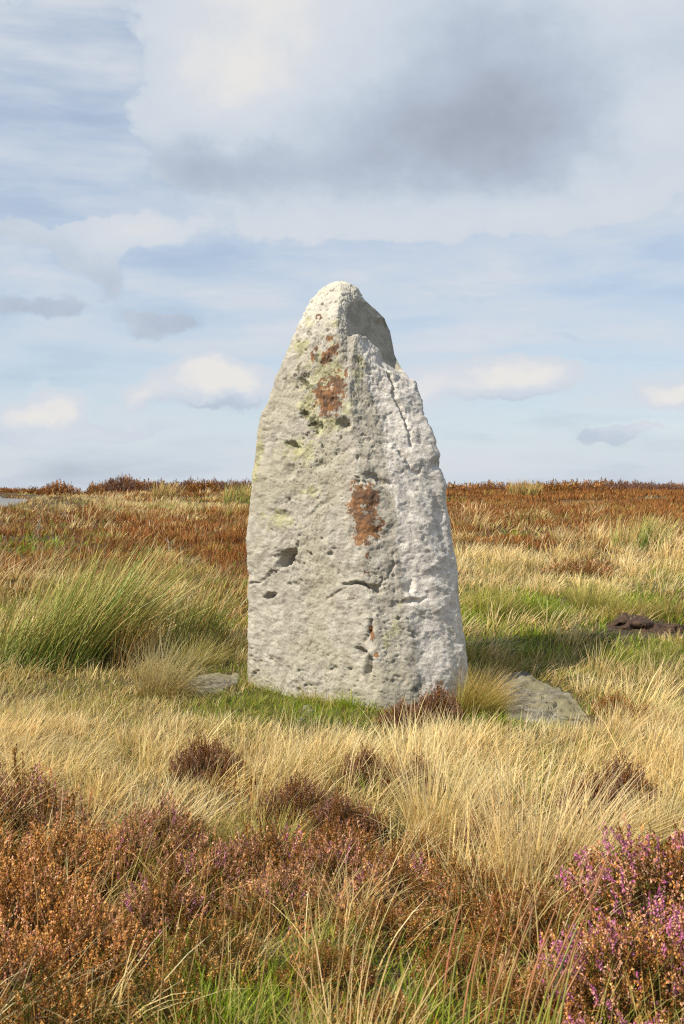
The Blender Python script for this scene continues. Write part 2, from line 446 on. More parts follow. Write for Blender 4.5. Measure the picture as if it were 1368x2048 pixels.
disp += (1 - 0.55 * right) * (0.015 * kn)
pit = vnoise(wf_ * 36, 41) + 0.5 * vnoise(flat * 80, 42)
disp -= rough_ * (1 - 0.8 * right) * 0.013 * sstep(pit, 0.60, 1.1)
pit2 = vnoise(wf_ * 16, 45) + 0.35 * vnoise(flat * 50, 46)
disp -= rough_ * (1 - 0.85 * right) * 0.020 * sstep(pit2, 0.70, 1.1)
disp += 0.0028 * vnoise(flat * 95, 51) + 0.0018 * vnoise(flat * 160, 52)
rp_ = vnoise(wf_ * 24, 63) + .5 * vnoise(wf_ * 55, 64)
disp -= right * .008 * sstep(rp_, .5, 1.0)
disp += right * (0.007 * fbm(flat * np.array([13, 13, 7.5]), 4, 61) + 0.004 * fbm(flat * 38, 3, 62))
# fracture steps on the right facet
rid = vnoise(flat * np.array([3.0, 3.0, 5.5]), 65)
disp += right * 0.008 * sstep(np.abs(rid), 0.02, 0.3) * np.sign(rid)
pit3 = vnoise(wf_ * 62, 47) + 0.4 * vnoise(flat * 120, 48)
disp -= rough_ * (1 - 0.7 * right) * 0.009 * sstep(pit3, 0.58, 1.0)
wu = pu + 6 * fbm(flat * 14, 3, 81) + 3.5 * fbm(flat * 45, 3, 83); wv_ = pv + 6 * fbm(flat * 14, 3, 82) + 3.5 * fbm(flat * 45, 3, 84)
def dent(u, v, a, b, ang, depth, soft=0.5):
    global disp
    ca, sa = math.cos(math.radians(ang)), math.sin(math.radians(ang))
    dx = wu - u; dy = wv_ - v
    q = np.sqrt(((dx * ca + dy * sa) / a) ** 2 + ((-dx * sa + dy * ca) / b) ** 2)
    soft = max(soft, .68)
    disp = disp - front * depth * np.clip(1.45 - q, 0, 1.1) ** 1.15 * (1 + .25 * fbm(flat * 60, 2, 85))
dent(574, 1117, 20, 9, -44, 0.17, .35); dent(562, 1112, 12, 8, -42, 0.02, .6)
dent(538, 1193, 10, 6, -35, 0.07, .4); dent(724, 1169, 34, 5, 3, 0.055, .5); dent(738, 1182, 20, 11, 20, 0.02, .5); dent(755, 1180, 9, 7, 40, 0.04, .5)
dent(736, 1336, 7, 24, 0, 0.06, .45); dent(722, 1303, 10, 6, 20, 0.045, .5); dent(742, 1255, 7, 22, 12, 0.02, .6)
dent(588, 894, 16, 8, 25, 0.05, .5); dent(686, 846, 11, 12, 0, 0.055, .5); dent(580, 944, 9, 14, -10, 0.03, .6)
dent(757, 960, 26, 6, 22, 0.035, .5); dent(572, 765, 4, 12, 12, 0.03, .6); dent(605, 762, 14, 14, 0, 0.03, .5); dent(608, 825, 9, 7, 0, 0.035, .5)
dent(565, 1030, 22, 8, 15, 0.02, .7); dent(640, 930, 12, 9, 0, 0.02, .6); dent(680, 905, 25, 7, -20, 0.016, .7); dent(640, 1015, 40, 5, -38, 0.012, .7)
dent(820, 1175, 8, 14, 0, 0.025, .6); dent(825, 1203, 30, 4, -8, 0.02, .6); dent(880, 1040, 9, 40, -8, 0.018, .7); dent(870, 930, 12, 10, 30, 0.03, .6)
def crack(pts, w, depth):
    global disp
    best = np.full(len(flat), 1e9)
    for (x0, y0), (x1, y1) in zip(pts[:-1], pts[1:]):
        ex, ey = x1 - x0, y1 - y0; L2 = ex * ex + ey * ey
        s = np.clip(((wu - x0) * ex + (wv_ - y0) * ey) / L2, 0, 1)
        best = np.minimum(best, np.hypot(wu - x0 - s * ex, wv_ - y0 - s * ey))
    disp = disp - front * depth * (1 - sstep(best, w * .4, w * 1.3))
crack([(497, 1170), (525, 1162), (550, 1140), (572, 1118), (592, 1096), (600, 1084)], 2.6, 0.02)
crack([(776, 742), (784, 772), (797, 800), (806, 832), (818, 862), (824, 890)], 2.8, 0.03)
crack([(800, 905), (822, 938), (838, 950), (842, 930)], 2.4, 0.018)
crack([(508, 1325), (512, 1340), (504, 1352)], 2.5, 0.02)
crack([(700, 1172), (672, 1184), (655, 1196)], 2.5, 0.012); crack([(745, 1240), (738, 1262), (728, 1282)], 3, 0.014)
crack([(755, 1168), (775, 1155), (782, 1140), (786, 1105)], 2.5, 0.012)
# the shaded scoop below the tip, bounded by a ledge that runs down to the right
ledge_v = np.interp(pu, [690, 697, 716, 735, 760, 775, 800], [668, 674, 671, 682, 702, 722, 738])
edge_u = np.interp(pv, [600, 615, 640, 672], [706, 694, 691, 696])
scoop = (1 - sstep(pv + 4 * fbm(flat * 20, 2, 91), ledge_v - 5, ledge_v + 3)) * sstep(pu, edge_u - 2, edge_u + 8) * sstep(pv, 596, 612)
notback = (fn[:, 1] < 0.55)
disp *= (1 - .6 * scoop)
disp -= front * 0.012 * scoop
below = sstep(pv + 4 * fbm(flat * 20, 2, 91), ledge_v - 4, ledge_v + 4) * (1 - sstep(pv - ledge_v, 25, 90)) * sstep(pu, edge_u - 2, edge_u + 10)
disp += front * 0.040 * below
step2 = (1 - sstep(pv, np.interp(pu, [700, 760, 800, 840], [690, 735, 752, 770]) - 5, np.interp(pu, [700, 760, 800, 840], [690, 735, 752, 770]) + 5)) * sstep(pu, 745, 765) * sstep(pv, 700, 716)
disp -= front * 0.04 * step2
tip_fade = sstep(zrow[0] - flat[:, 2], 0.0, 0.10)
side_fade = 0.35 + 0.65 * front
P2 = flat + fn * (disp * (0.25 + 0.75 * tip_fade) * side_fade)[:, None]
# stains with shapes of their own: lichens
def blob(u, v, a, b, ang=0, n=0.8, sc_=26, seed=5):
    ca, sa = math.cos(math.radians(ang)), math.sin(math.radians(ang))
    dx = pu - u; dy = pv - v
    q = np.sqrt(((dx * ca + dy * sa) / a) ** 2 + ((-dx * sa + dy * ca) / b) ** 2)
    return np.clip(1.25 - q + n * fbm(flat * sc_, 4, seed, .6), 0, 1) * front
rust = np.zeros(len(flat))
for b_ in [(657, 795, 26, 40, 10), (640, 790, 18, 16, 0), (672, 775, 17, 28, 0), (650, 822, 8, 14, 0), (714, 1010, 18, 42, 4), (740, 1005, 15, 38, 0), (736, 1055, 26, 28, 30), (722, 1065, 18, 26, 0),
           (664, 706, 9, 22, 25), (648, 720, 6, 14, 10), (660, 675, 8, 7, 0), (634, 698, 5, 6, 0), (627, 716, 4, 10, 0), (735, 1110, 5, 8, 0), (733, 1145, 7, 3, 0), (752, 1310, 5, 5, 0), (690, 745, 5, 10, 0), (742, 1265, 6, 16, 0)]:
    rust = np.maximum(rust, np.clip(blob(*b_[:5], n=1.0) * 1.35, 0, 1))
rq = np.hypot((pu - 640), (pv - 637)); rust = np.maximum(rust, np.clip(1.3 - np.abs(rq - 5) / 2.4, 0, 1) * front * (pv < 641))
rust = np.maximum(rust, 0)
green = np.zeros(len(flat))
for b_ in [(655, 740, 45, 70, 0), (620, 800, 35, 50, 0), (645, 850, 40, 25, 0), (715, 740, 22, 45, 0), (620, 640, 14, 16, 0), (670, 645, 18, 14, 0), (515, 900, 14, 60, 0), (505, 950, 14, 40, 0), (605, 700, 25, 30, 0), (790, 1260, 14, 30, 0), (700, 810, 30, 25, 0),
           (775, 1290, 10, 30, 0), (600, 900, 50, 30, 0), (560, 1040, 40, 22, 0), (800, 1210, 8, 16, 0), (620, 985, 40, 15, 0)]:
    green = np.maximum(green, 0.8 * blob(*b_, n=1.1, sc_=18, seed=15))
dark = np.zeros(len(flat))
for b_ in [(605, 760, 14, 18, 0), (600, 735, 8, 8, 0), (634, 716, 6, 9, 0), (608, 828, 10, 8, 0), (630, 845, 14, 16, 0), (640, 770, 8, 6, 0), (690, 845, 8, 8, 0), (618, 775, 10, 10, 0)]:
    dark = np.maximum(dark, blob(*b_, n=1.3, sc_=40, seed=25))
i = np.arange(NZ_ * NT_).reshape(NZ_, NT_); j = np.roll(i, -1, 1)
Q = np.stack([i[:-1], i[1:], j[1:], j[:-1]], -1).reshape(-1, 4)
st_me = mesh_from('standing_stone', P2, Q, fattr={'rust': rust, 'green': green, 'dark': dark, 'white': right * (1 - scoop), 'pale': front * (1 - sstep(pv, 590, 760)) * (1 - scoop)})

def stone_material(name, hero=True):
    m, t = mat_new(name)
    pos = t.n('ShaderNodeNewGeometry').outputs['Position']
    a, _ = t.noise(pos, 2.2, 5, 0.6); b, _ = t.noise(pos, 14, 6, 0.68); c, _ = t.noise(pos, 70, 5, 0.7); d, _ = t.noise(pos, 200, 3, 0.6)
    if hero:
        col = t.mix(t.ss(b, 0.36, 0.66), tuple(lin(146, 141, 130)), tuple(lin(176, 172, 161)))
        col = t.mix(t.m('MULTIPLY', t.ss(a, 0.44, 0.62), 0.4), col, tuple(lin(150, 145, 122)))
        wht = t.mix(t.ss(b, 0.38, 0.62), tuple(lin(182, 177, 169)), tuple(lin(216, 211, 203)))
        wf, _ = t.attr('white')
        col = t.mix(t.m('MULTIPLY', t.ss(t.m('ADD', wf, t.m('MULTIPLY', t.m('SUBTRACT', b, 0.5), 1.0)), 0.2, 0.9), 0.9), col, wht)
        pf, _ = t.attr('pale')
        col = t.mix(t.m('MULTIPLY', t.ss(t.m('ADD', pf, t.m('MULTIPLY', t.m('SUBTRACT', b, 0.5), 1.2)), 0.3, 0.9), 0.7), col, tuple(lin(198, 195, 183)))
        # crusty pale lichen specks and dark specks all over
        col = t.mix(t.m('MULTIPLY', t.ss(c, 0.56, 0.66), 0.40), col, tuple(lin(196, 193, 180)))
        col = t.mix(t.m('MULTIPLY', t.ss(c, 0.44, 0.33), 0.45), col, tuple(lin(120, 116, 98)))
        gf, _ = t.attr('green')
        col = t.mix(t.m('MULTIPLY', t.ss(t.m('ADD', gf, t.m('MULTIPLY', t.m('SUBTRACT', c, 0.5), 1.1)), 0.30, 0.75), 0.6), col, t.mix(t.ss(b, .4, .6), tuple(lin(142, 140, 96)), tuple(lin(178, 177, 134))))
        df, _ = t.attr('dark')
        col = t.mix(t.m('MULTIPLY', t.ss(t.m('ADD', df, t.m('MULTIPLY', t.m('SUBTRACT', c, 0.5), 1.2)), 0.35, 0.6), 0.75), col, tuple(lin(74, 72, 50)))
        rf, _ = t.attr('rust')
        rm = t.ss(t.m('ADD', rf, t.m('MULTIPLY', t.m('SUBTRACT', c, 0.5), 3.0)), 0.34, 0.58)
        rc_ = t.mix(t.ss(b, 0.42, 0.6), tuple(lin(96, 74, 60)), tuple(lin(138, 98, 62)))
        col = t.mix(t.m('MULTIPLY', rm, 0.95), col, rc_)
    else:
        col = t.mix(t.ss(b, 0.36, 0.66), tuple(lin(88, 84, 72)), tuple(lin(138, 133, 119)))
        col = t.mix(t.m('MULTIPLY', t.ss(a, 0.46, 0.6), 0.5), col, tuple(lin(128, 122, 86)))
        col = t.mix(t.m('MULTIPLY', t.ss(c, 0.56, 0.7), 0.5), col, tuple(lin(164, 160, 147)))
        col = t.mix(t.m('MULTIPLY', t.ss(b, 0.66, 0.74), 0.6), col, tuple(lin(132, 92, 58)))
    pr = t.n('ShaderNodeBsdfPrincipled'); t.put(pr.inputs['Base Color'], col)
    pr.inputs['Roughness'].default_value = 0.92; pr.inputs['Specular IOR Level'].default_value = 0.15
    bp = t.n('ShaderNodeBump'); bp.inputs['Strength'].default_value = 0.7; bp.inputs['Distance'].default_value = 0.008
    t.put(bp.inputs['Height'], t.m('ADD', t.m('MULTIPLY', d, 0.5), c)); t.put(pr.inputs['Normal'], bp.outputs[0])
    out = t.n('ShaderNodeOutputMaterial'); t.put(out.inputs[0], pr.outputs[0])
    return m
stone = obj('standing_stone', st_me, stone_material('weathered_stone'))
tag(stone, 'tall tapering pale grey standing stone with rust and green lichen patches', 'standing stone')
base_row = int(np.argmin(np.abs(zrow - 0.08)))
FOOT = np.stack([SX[base_row], SY[base_row]], 1)[::6]

def inside(poly_, x, y):
    r = np.zeros(np.shape(x), bool)
    for (x0, y0), (x1, y1) in zip(poly_, np.roll(poly_, -1, 0)):
        cnd = ((y0 > y) != (y1 > y)) & (x < (x1 - x0) * (y - y0) / (y1 - y0 + 1e-12) + x0)
        r ^= cnd
    return r

# ------------------------------------------------------------------ flat slabs and small stones in the turf
M_SLAB = stone_material('slab_stone', False)
def slab(name, outline_px, h, label, tilt=0.0, seed=0, nr=26, na=120):
    pts = np.array([on_ground(u, v) for u, v in outline_px])[:, :2]
    c = pts.mean(0)
    cl = np.concatenate([pts, pts[:1]]); seg = np.r_[0, np.cumsum(np.hypot(*np.diff(cl, axis=0).T))]
    s = np.linspace(0, seg[-1], na, endpoint=False)
    ox = np.interp(s, seg, cl[:, 0]); oy = np.interp(s, seg, cl[:, 1])
    rr = np.concatenate([np.linspace(0.02, 0.95, nr), [1.0, 1.03, 1.05]])
    X = c[0] + (ox - c[0])[None] * rr[:, None]; Y = c[1] + (oy - c[1])[None] * rr[:, None]
    Pn = np.stack([X.ravel(), Y.ravel(), np.zeros(X.size)], 1)
    jag = 1 + 0.05 * fbm(Pn * 9, 3, seed + 4).reshape(X.shape) * sstep(rr, .5, 1)[:, None]
    X = c[0] + (X - c[0]) * jag; Y = c[1] + (Y - c[1]) * jag
    Pn = np.stack([X.ravel(), Y.ravel(), np.zeros(X.size)], 1)
    edge = np.where(rr <= 0.95, 1 - 0.16 * sstep(rr, .7, .95), np.where(rr < 1.02, 0.55, np.where(rr < 1.04, 0.1, -2.0)))[:, None]
    lay = np.round(2.2 * fbm(Pn * 2.4, 3, seed + 7) + .6 * fbm(Pn * 9, 2, seed + 8), 0).reshape(X.shape) * 0.022
    Z = terrain(X, Y) + h * edge + (0.022 * fbm(Pn * 6, 4, seed).reshape(X.shape) + 0.008 * fbm(Pn * 30, 3, seed + 2).reshape(X.shape) + lay) * (edge > 0) + tilt * (Y - c[1])
    i = np.arange(X.size).reshape(X.shape); j = np.roll(i, -1, 1)
    Q = np.stack([i[:-1], i[1:], j[1:], j[:-1]], -1).reshape(-1, 4)
    V_ = np.stack([X.ravel(), Y.ravel(), Z.ravel()], 1); n = len(V_)
    V_ = np.vstack([V_, V_[:na].mean(0)])
    Tq = np.stack([np.full(na, n), i[0], j[0], j[0]], 1)
    me = mesh_from(name, V_, np.vstack([Q, Tq]) if False else Q)
    o = obj(name, me, M_SLAB); tag(o, label, 'stone')
    return np.stack([ox, oy], 1)
SLAB_R = slab('stone_slab', [(1004, 1362), (1045, 1352), (1076, 1374), (1130, 1395), (1166, 1422), (1182, 1438), (1214, 1450), (1205, 1464), (1150, 1462), (1100, 1452), (1050, 1450), (1012, 1442), (1004, 1415), (1000, 1390)],
              0.035, 'broad grey rock slab half sunk in grass, right of the standing stone', 0.03, 3)
SLAB_L = slab('stone_slab', [(362, 1368), (400, 1352), (440, 1348), (480, 1358), (476, 1372), (440, 1386), (400, 1394), (366, 1388)], 0.035, 'small flat grey slab lying in green turf, left of the standing stone', 0, 13)
slab('pebble', [(600, 1424), (618, 1418), (632, 1424), (622, 1432), (606, 1432)], 0.012, 'small pale stone in turf at the foot of the standing stone', 0, 23, 8, 40)
slab('pebble', [(590, 1440), (602, 1436), (610, 1442), (600, 1448)], 0.01, 'tiny pale stone among grass below the standing stone', 0, 33, 6, 30)
NOGO = [FOOT, SLAB_R, SLAB_L]

# ------------------------------------------------------------------ peat bank on the right
pb0 = on_ground(1205, 1262)
nx, nprof = 160, 14
px_ = np.linspace(pb0[0], pb0[0] + 2.6, nx)
prof = np.array([(-.10, -.08), (-.02, 0.0), (.02, .04), (.05, .08), (.07, .12), (.09, .15), (.13, .18), (.2, .19), (.3, .185), (.42, .17), (.55, .14), (.7, .09), (.85, .03), (1.0, -.06)])
amp = sstep(np.arange(nx) / nx, 0, .12) * np.clip(.62 + .9 * fbm(np.column_stack([px_ * 3.3, px_ * 0, px_ * 0]), 3, 77), .12, 1.3)
X = np.repeat(px_[:, None], nprof, 1); Y = pb0[1] + prof[None, :, 0] + 0.10 * np.sin(px_ * 3.1)[:, None] + 0.0 * X
Pn = np.stack([X.ravel(), Y.ravel(), np.tile(prof[:, 1], nx)], 1)
dz = fbm(Pn * 7, 4, 5).reshape(X.shape)
Z = terrain(X, np.full_like(X, pb0[1])) + prof[None, :, 1] * .6 * amp[:, None] + 0.06 * dz; Y = Y + 0.16 * fbm(Pn * 9, 4, 6).reshape(X.shape)
i = np.arange(X.size).reshape(X.shape)
Q = np.stack([i[:-1, :-1], i[1:, :-1], i[1:, 1:], i[:-1, 1:]], -1).reshape(-1, 4)
bank = obj('peat_bank', mesh_from('peat_bank', np.stack([X.ravel(), Y.ravel(), Z.ravel()], 1), Q), plain_material('peat', lin(40, 29, 22), lin(80, 58, 42), 26, 0.97, 0.9))
tag(bank, 'eroded dark brown peat bank with bare face among grass', 'bank')
BANK = np.array([[pb0[0] + .05, pb0[1] - .25], [pb0[0] + 2.7, pb0[1] - .25], [pb0[0] + 2.7, pb0[1] + .3], [pb0[0] + .05, pb0[1] + .3]])
NOGO.append(BANK)

# ------------------------------------------------------------------ vegetation layout
def band(v, pts):
    return np.interp(v, [p[0] for p in pts], [p[1] for p in pts])
def layout(u, v):
    """weights of straw, green, mixed and rust cover at ground points seen at (u,v)"""
    R_ = sstep(u, 640, 760)            # right of the stone
    s = (1 - R_) * band(v, [(985, .4), (1010, .5), (1035, .18), (1110, .12), (1150, .45), (1250, .6), (1330, .75), (1420, .7), (1480, 1), (1600, .9), (1660, .5), (1760, .25), (2100, .2)]) \
        + R_ * band(v, [(985, .06), (1020, .1), (1060, .2), (1095, .7), (1120, 1.1), (1185, 1.0), (1215, .45), (1290, .45), (1390, .5), (1440, .8), (1480, 1.1), (1600, .95), (1700, .7), (1800, .3), (2100, .2)])
    g = (1 - R_) * band(v, [(985, .05), (1150, .1), (1300, .2), (1400, .25), (1450, .1), (1600, .08), (1700, .1), (1900, .15), (2100, .2)]) \
        + R_ * band(v, [(985, .02), (1150, .1), (1195, .75), (1290, .8), (1350, .45), (1430, .35), (1480, .12), (1650, .15), (1800, .2), (2100, .25)])
    m = band(v, [(985, .10), (1100, .12), (1200, .35), (1300, .45), (1400, .4), (1500, .2), (1650, .3), (1800, .5), (2100, .4)])
    r = (1 - R_) * band(v, [(985, .7), (1010, .7), (1040, 1.5), (1125, 1.5), (1180, .6), (1300, .05), (1450, .05), (1550, .12), (1680, .6), (2100, .5)]) \
        + R_ * band(v, [(985, 1.7), (1060, 1.5), (1095, .8), (1120, .12), (1300, .05), (1450, .05), (1600, .15), (1720, .6), (2100, .6)])
    def el(uu, vv, a, b):
        return np.exp(-((u - uu) / a) ** 2 - ((v - vv) / b) ** 2)
    for (uu, vv, a, b, ks, kg, km, kr) in [
        (600, 1425, 210, 34, -1.3, 1.7, .3, -.2), (980, 1430, 90, 22, -1, 1.3, .3, 0), (440, 1345, 60, 14, -.5, 1.2, .2, 0), (60, 1095, 90, 16, -.5, 1.2, .3, -1),
        (1090, 1450, 80, 14, -.6, 1.2, .3, 0), (1330, 1220, 80, 12, -.4, 1., .1, 0), (1170, 1215, 60, 20, -.3, .6, .2, 0), (1000, 1210, 70, 24, -.3, .5, .3, 0),
        (1170, 1345, 180, 30, -.2, -.1, .6, 0), (420, 2030, 150, 110, -.2, .9, .6, -.5), (830, 2000, 90, 110, -.1, 1.0, .4, -.5), (760, 1660, 90, 40, 0, .2, .4, 0),
        (1040, 1730, 100, 60, .9, 0, 0, -.4), (100, 1040, 200, 16, .2, .1, .2, .1), (300, 1015, 200, 12, .5, .1, .2, -.2), (1020, 1055, 60, 14, .6, .2, .3, -.5), (1290, 1075, 60, 18, .9, .2, .2, -.5),
        (1150, 1135, 60, 10, -1, 0, 0, 1.5), (1340, 1110, 40, 12, -.4, 0, 0, .9), (340, 1125, 90, 14, .2, .2, .1, -.4), (450, 1120, 60, 40, -.2, 0, 0, .5)]:
        q = el(uu, vv, a, b); s = s + ks * q; g = g + kg * q; m = m + km * q; r = r + kr * q
    return np.maximum(np.stack([s, g, m, r], 1), 0.0)

def scatter(y0, y1, step, margin=1.0):
    yy = np.arange(y0, y1, step); out = []
    for y in yy:
        half = 0.301 * y * 1.12 + margin
        n = int(2 * half / step)
        out.append(np.stack([-half + (np.arange(n) + rng.random(n)) * step, y + (rng.random(n) - .5) * step * 1.6], 1))
    P_ = np.concatenate(out)
    x, y = P_.T
    bad = near_road(x, y)
    for pl in NOGO:
        bad |= inside(pl, x, y)
    return P_[~bad]

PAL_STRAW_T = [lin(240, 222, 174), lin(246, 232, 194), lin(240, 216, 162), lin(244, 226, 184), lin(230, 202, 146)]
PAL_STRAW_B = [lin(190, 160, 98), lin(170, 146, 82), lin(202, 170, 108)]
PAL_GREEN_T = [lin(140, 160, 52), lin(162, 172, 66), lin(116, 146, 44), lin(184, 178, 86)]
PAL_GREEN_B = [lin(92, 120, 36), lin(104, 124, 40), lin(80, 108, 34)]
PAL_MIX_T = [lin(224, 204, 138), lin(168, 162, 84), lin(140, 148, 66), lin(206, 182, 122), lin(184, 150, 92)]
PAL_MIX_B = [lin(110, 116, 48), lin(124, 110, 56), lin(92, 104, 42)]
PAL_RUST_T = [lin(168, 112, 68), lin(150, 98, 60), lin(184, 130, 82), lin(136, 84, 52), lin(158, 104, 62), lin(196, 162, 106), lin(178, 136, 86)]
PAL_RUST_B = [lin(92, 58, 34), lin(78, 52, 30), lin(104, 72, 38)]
WIND = np.array([0.93, 0.30])

def grass_patch(centers, kind, nb, Lm, Wm, R0, segs, wind, spread, dens_jit=0.4):
    """tussocks of one kind; arrays per tussock are repeated over their blades"""
    nt = len(centers)
    if nt == 0:
        return None
    nbl = np.maximum(3, (nb * (1 + dens_jit * (rng.random(nt) * 2 - 1))).astype(int))
    idx = np.repeat(np.arange(nt), nbl); N = len(idx)
    rad = R0 * (0.7 + 0.6 * rng.random(nt)); hs = (0.5 + 0.9 * rng.random(nt)) * np.exp(.85 * fbm(np.column_stack([centers, np.zeros(nt)]) * 1.1, 3, 131))
    hs = hs * np.where((centers[:, 1] > 14) & (centers[:, 0] < -.22 * centers[:, 1]), .6, 1.0)
    hs = hs * np.interp(centers[:, 1], [5.6, 6.2, 7.0, 8.4, 9.4, 12, 15], [1, .80, .48, .48, .62, .72, .8])
    hs = hs * (1 - .45 * np.exp(-((centers[:, 0] - .1) / 1.1) ** 2 - ((centers[:, 1] - 7.3) / .55) ** 2))
    a = rng.random(N) * 2 * math.pi; r = rad[idx] * np.sqrt(rng.random(N))
    x = centers[idx, 0] + r * np.cos(a); y = centers[idx, 1] + r * np.sin(a)
    L = Lm * hs[idx] * (0.55 + 0.65 * rng.random(N))
    rel = r / rad[idx]
    tw = wind * (0.6 + 0.8 * rng.random(nt))[idx]; ta = (0.5 * rng.standard_normal(nt) + 1.3 * fbm(np.column_stack([centers, np.zeros(nt)]) * .8, 2, 151))[idx]
    wx = WIND[0] * np.cos(ta) - WIND[1] * np.sin(ta); wy = WIND[0] * np.sin(ta) + WIND[1] * np.cos(ta)
    lx = spread * rel * np.cos(a) + tw * wx + 0.20 * rng.standard_normal(N); ly = spread * rel * np.sin(a) + tw * wy + 0.20 * rng.standard_normal(N)
    stray = rng.random(N) < .20
    lx = np.where(stray, 1.0 * rng.standard_normal(N), lx); ly = np.where(stray, .8 * rng.standard_normal(N), ly)
    lean = np.clip(np.hypot(lx, ly) * 0.55, 0, 1.2); curl = np.clip(np.hypot(lx, ly) * (0.7 + 0.8 * rng.random(N)), 0.05, 1.7); az_ = np.arctan2(ly, lx)
    T_, B_ = {'s': (PAL_STRAW_T, PAL_STRAW_B), 'g': (PAL_GREEN_T, PAL_GREEN_B), 'm': (PAL_MIX_T, PAL_MIX_B), 'r': (PAL_RUST_T, PAL_RUST_B)}[kind]
    tj = (1 + 0.16 * rng.standard_normal(nt))[idx][:, None]
    tb = pick(T_, nt, .12)[idx]
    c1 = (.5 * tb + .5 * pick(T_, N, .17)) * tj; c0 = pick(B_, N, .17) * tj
    root = np.stack([x, y, terrain(x, y) - 0.02], 1)
    bad = np.zeros(N, bool)
    for pl in NOGO:
        bad |= inside(pl, x, y)
    k = ~bad
    W_ = Wm * (0.6 + 0.8 * rng.random(N))
    return blades(root[k], L[k], W_[k], lean[k], curl[k], az_[k], (rng.random(N) * math.pi)[k], c0[k], c1[k], segs, 0.6)

STUFF = {'s': [], 'g': [], 'm': [], 'r': []}
#        y0   y1   step  straw(n,L,W,R)           green                    mixed                   rust
ZONES = [(1.9, 5.6, .165, (55, .34, .0046, .12), (60, .17, .0050, .11), (52, .24, .0044, .12), (50, .16, .0070, .11), 4),
         (5.6, 9.4, .21, (88, .36, .0048, .15), (110, .09, .0050, .15), (75, .20, .0048, .15), (60, .15, .0080, .14), 3),
         (9.4, 17, .30, (60, .36, .0075, .20), (75, .18, .0080, .20), (60, .26, .0078, .20), (80, .16, .0110, .20), 3),
         (17, 34, .50, (42, .29, .016, .26), (44, .18, .016, .3), (42, .24, .016, .3), (64, .17, .020, .34), 2),
         (34, 66, .85, (30, .26, .030, .40), (32, .2, .030, .5), (32, .24, .030, .5), (50, .22, .038, .55), 2)]
for (y0, y1, step, cs, cg, cm, crs, segs) in ZONES:
    Pc = scatter(y0, y1, step)
    P3 = np.column_stack([Pc, terrain(Pc[:, 0], Pc[:, 1])])
    u, v = project(P3)
    n3 = np.column_stack([Pc, np.zeros(len(Pc))])
    u = np.clip(u + 70 * fbm(n3 * 0.9, 3, 101), 0, 1368); v = v + 0.10 * np.clip(v - 985, 5, 500) * fbm(n3 * 0.8, 3, 102)
    Wt = layout(u, v)
    for k in range(4):
        Wt[:, k] *= np.exp(1.3 * fbm(n3 * np.interp(y0, [0, 10, 34], [1.6, 1.1, .42]), 3, 110 + k) * np.interp(y0, [0, 10, 17], [1, 1.2, 1.9]))
    Wt = Wt ** 1.7; Wt /= Wt.sum(1, keepdims=True) + 1e-9
    ch = (np.cumsum(Wt, 1) > rng.random((len(Pc), 1))).argmax(1)
    for k, (kind, par) in enumerate(zip('sgmr', (cs, cg, cm, crs))):
        cen = Pc[ch == k]
        wind = {'s': .62, 'g': .30, 'm': .45, 'r': .10}[kind]; spread = {'s': .55, 'g': .6, 'm': .55, 'r': .5}[kind]
        if kind == 'g' and y0 in (5.6,):
            spread = .5
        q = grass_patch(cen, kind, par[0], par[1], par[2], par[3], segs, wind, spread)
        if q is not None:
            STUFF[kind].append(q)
def turf(y0, y1, per_m2, Lm, Wm):
    n = int(per_m2 * (y1 - y0) * (0.337 * (y0 + y1) + 2.0))
    y = y0 + (y1 - y0) * rng.random(n); x = (rng.random(n) * 2 - 1) * (0.337 * y + 1.0)
    k = ~near_road(x, y)
    for pl in NOGO:
        k &= ~inside(pl, x, y)
    x, y = x[k], y[k]; n = len(x); root = np.stack([x, y, terrain(x, y) - .01], 1)
    u, v = project(root); n3 = np.column_stack([x, y, np.zeros(n)])
    Wt = layout(np.clip(u + 40 * fbm(n3, 2, 141), 0, 1368), v)
    Wt = Wt + np.array([0, .04, .12, 0]); Wt *= np.exp(.9 * np.stack([fbm(n3 * 2.2, 3, 142 + q) for q in range(4)], 1)); Wt = Wt ** 1.5; Wt /= Wt.sum(1, keepdims=True)
    ch = (np.cumsum(Wt, 1) > rng.random((n, 1))).argmax(1)
    c0 = np.zeros((n, 3)); c1 = np.zeros((n, 3))
    for q, (pt, pb) in enumerate([(PAL_STRAW_T, PAL_STRAW_B), (PAL_GREEN_T, PAL_GREEN_B), (PAL_MIX_T, PAL_MIX_B), (PAL_RUST_T, PAL_RUST_B)]):
        sel = ch == q; c1[sel] = pick(pt, int(sel.sum()), .17); c0[sel] = pick(pb, int(sel.sum()), .15)
    L = Lm * (.4 + .9 * rng.random(n)) * np.exp(.4 * fbm(n3 * 3, 2, 143))
    lx = .35 + .5 * rng.standard_normal(n); ly = .1 + .5 * rng.standard_normal(n); mgn = np.hypot(lx, ly)
    return blades(root, L, Wm * (.6 + .8 * rng.random(n)), np.clip(mgn * .5, 0, 1.2), np.clip(mgn, .1, 1.6), np.arctan2(ly, lx), rng.random(n) * 3.14, c0, c1, 2, .6)
STUFF['g'] += [turf(2.2, 5.6, 1500, .10, .0050), turf(5.6, 9.6, 3200, .085, .0050), turf(9.6, 15, 700, .12, .0095), turf(15, 36, 75, .17, .022)]
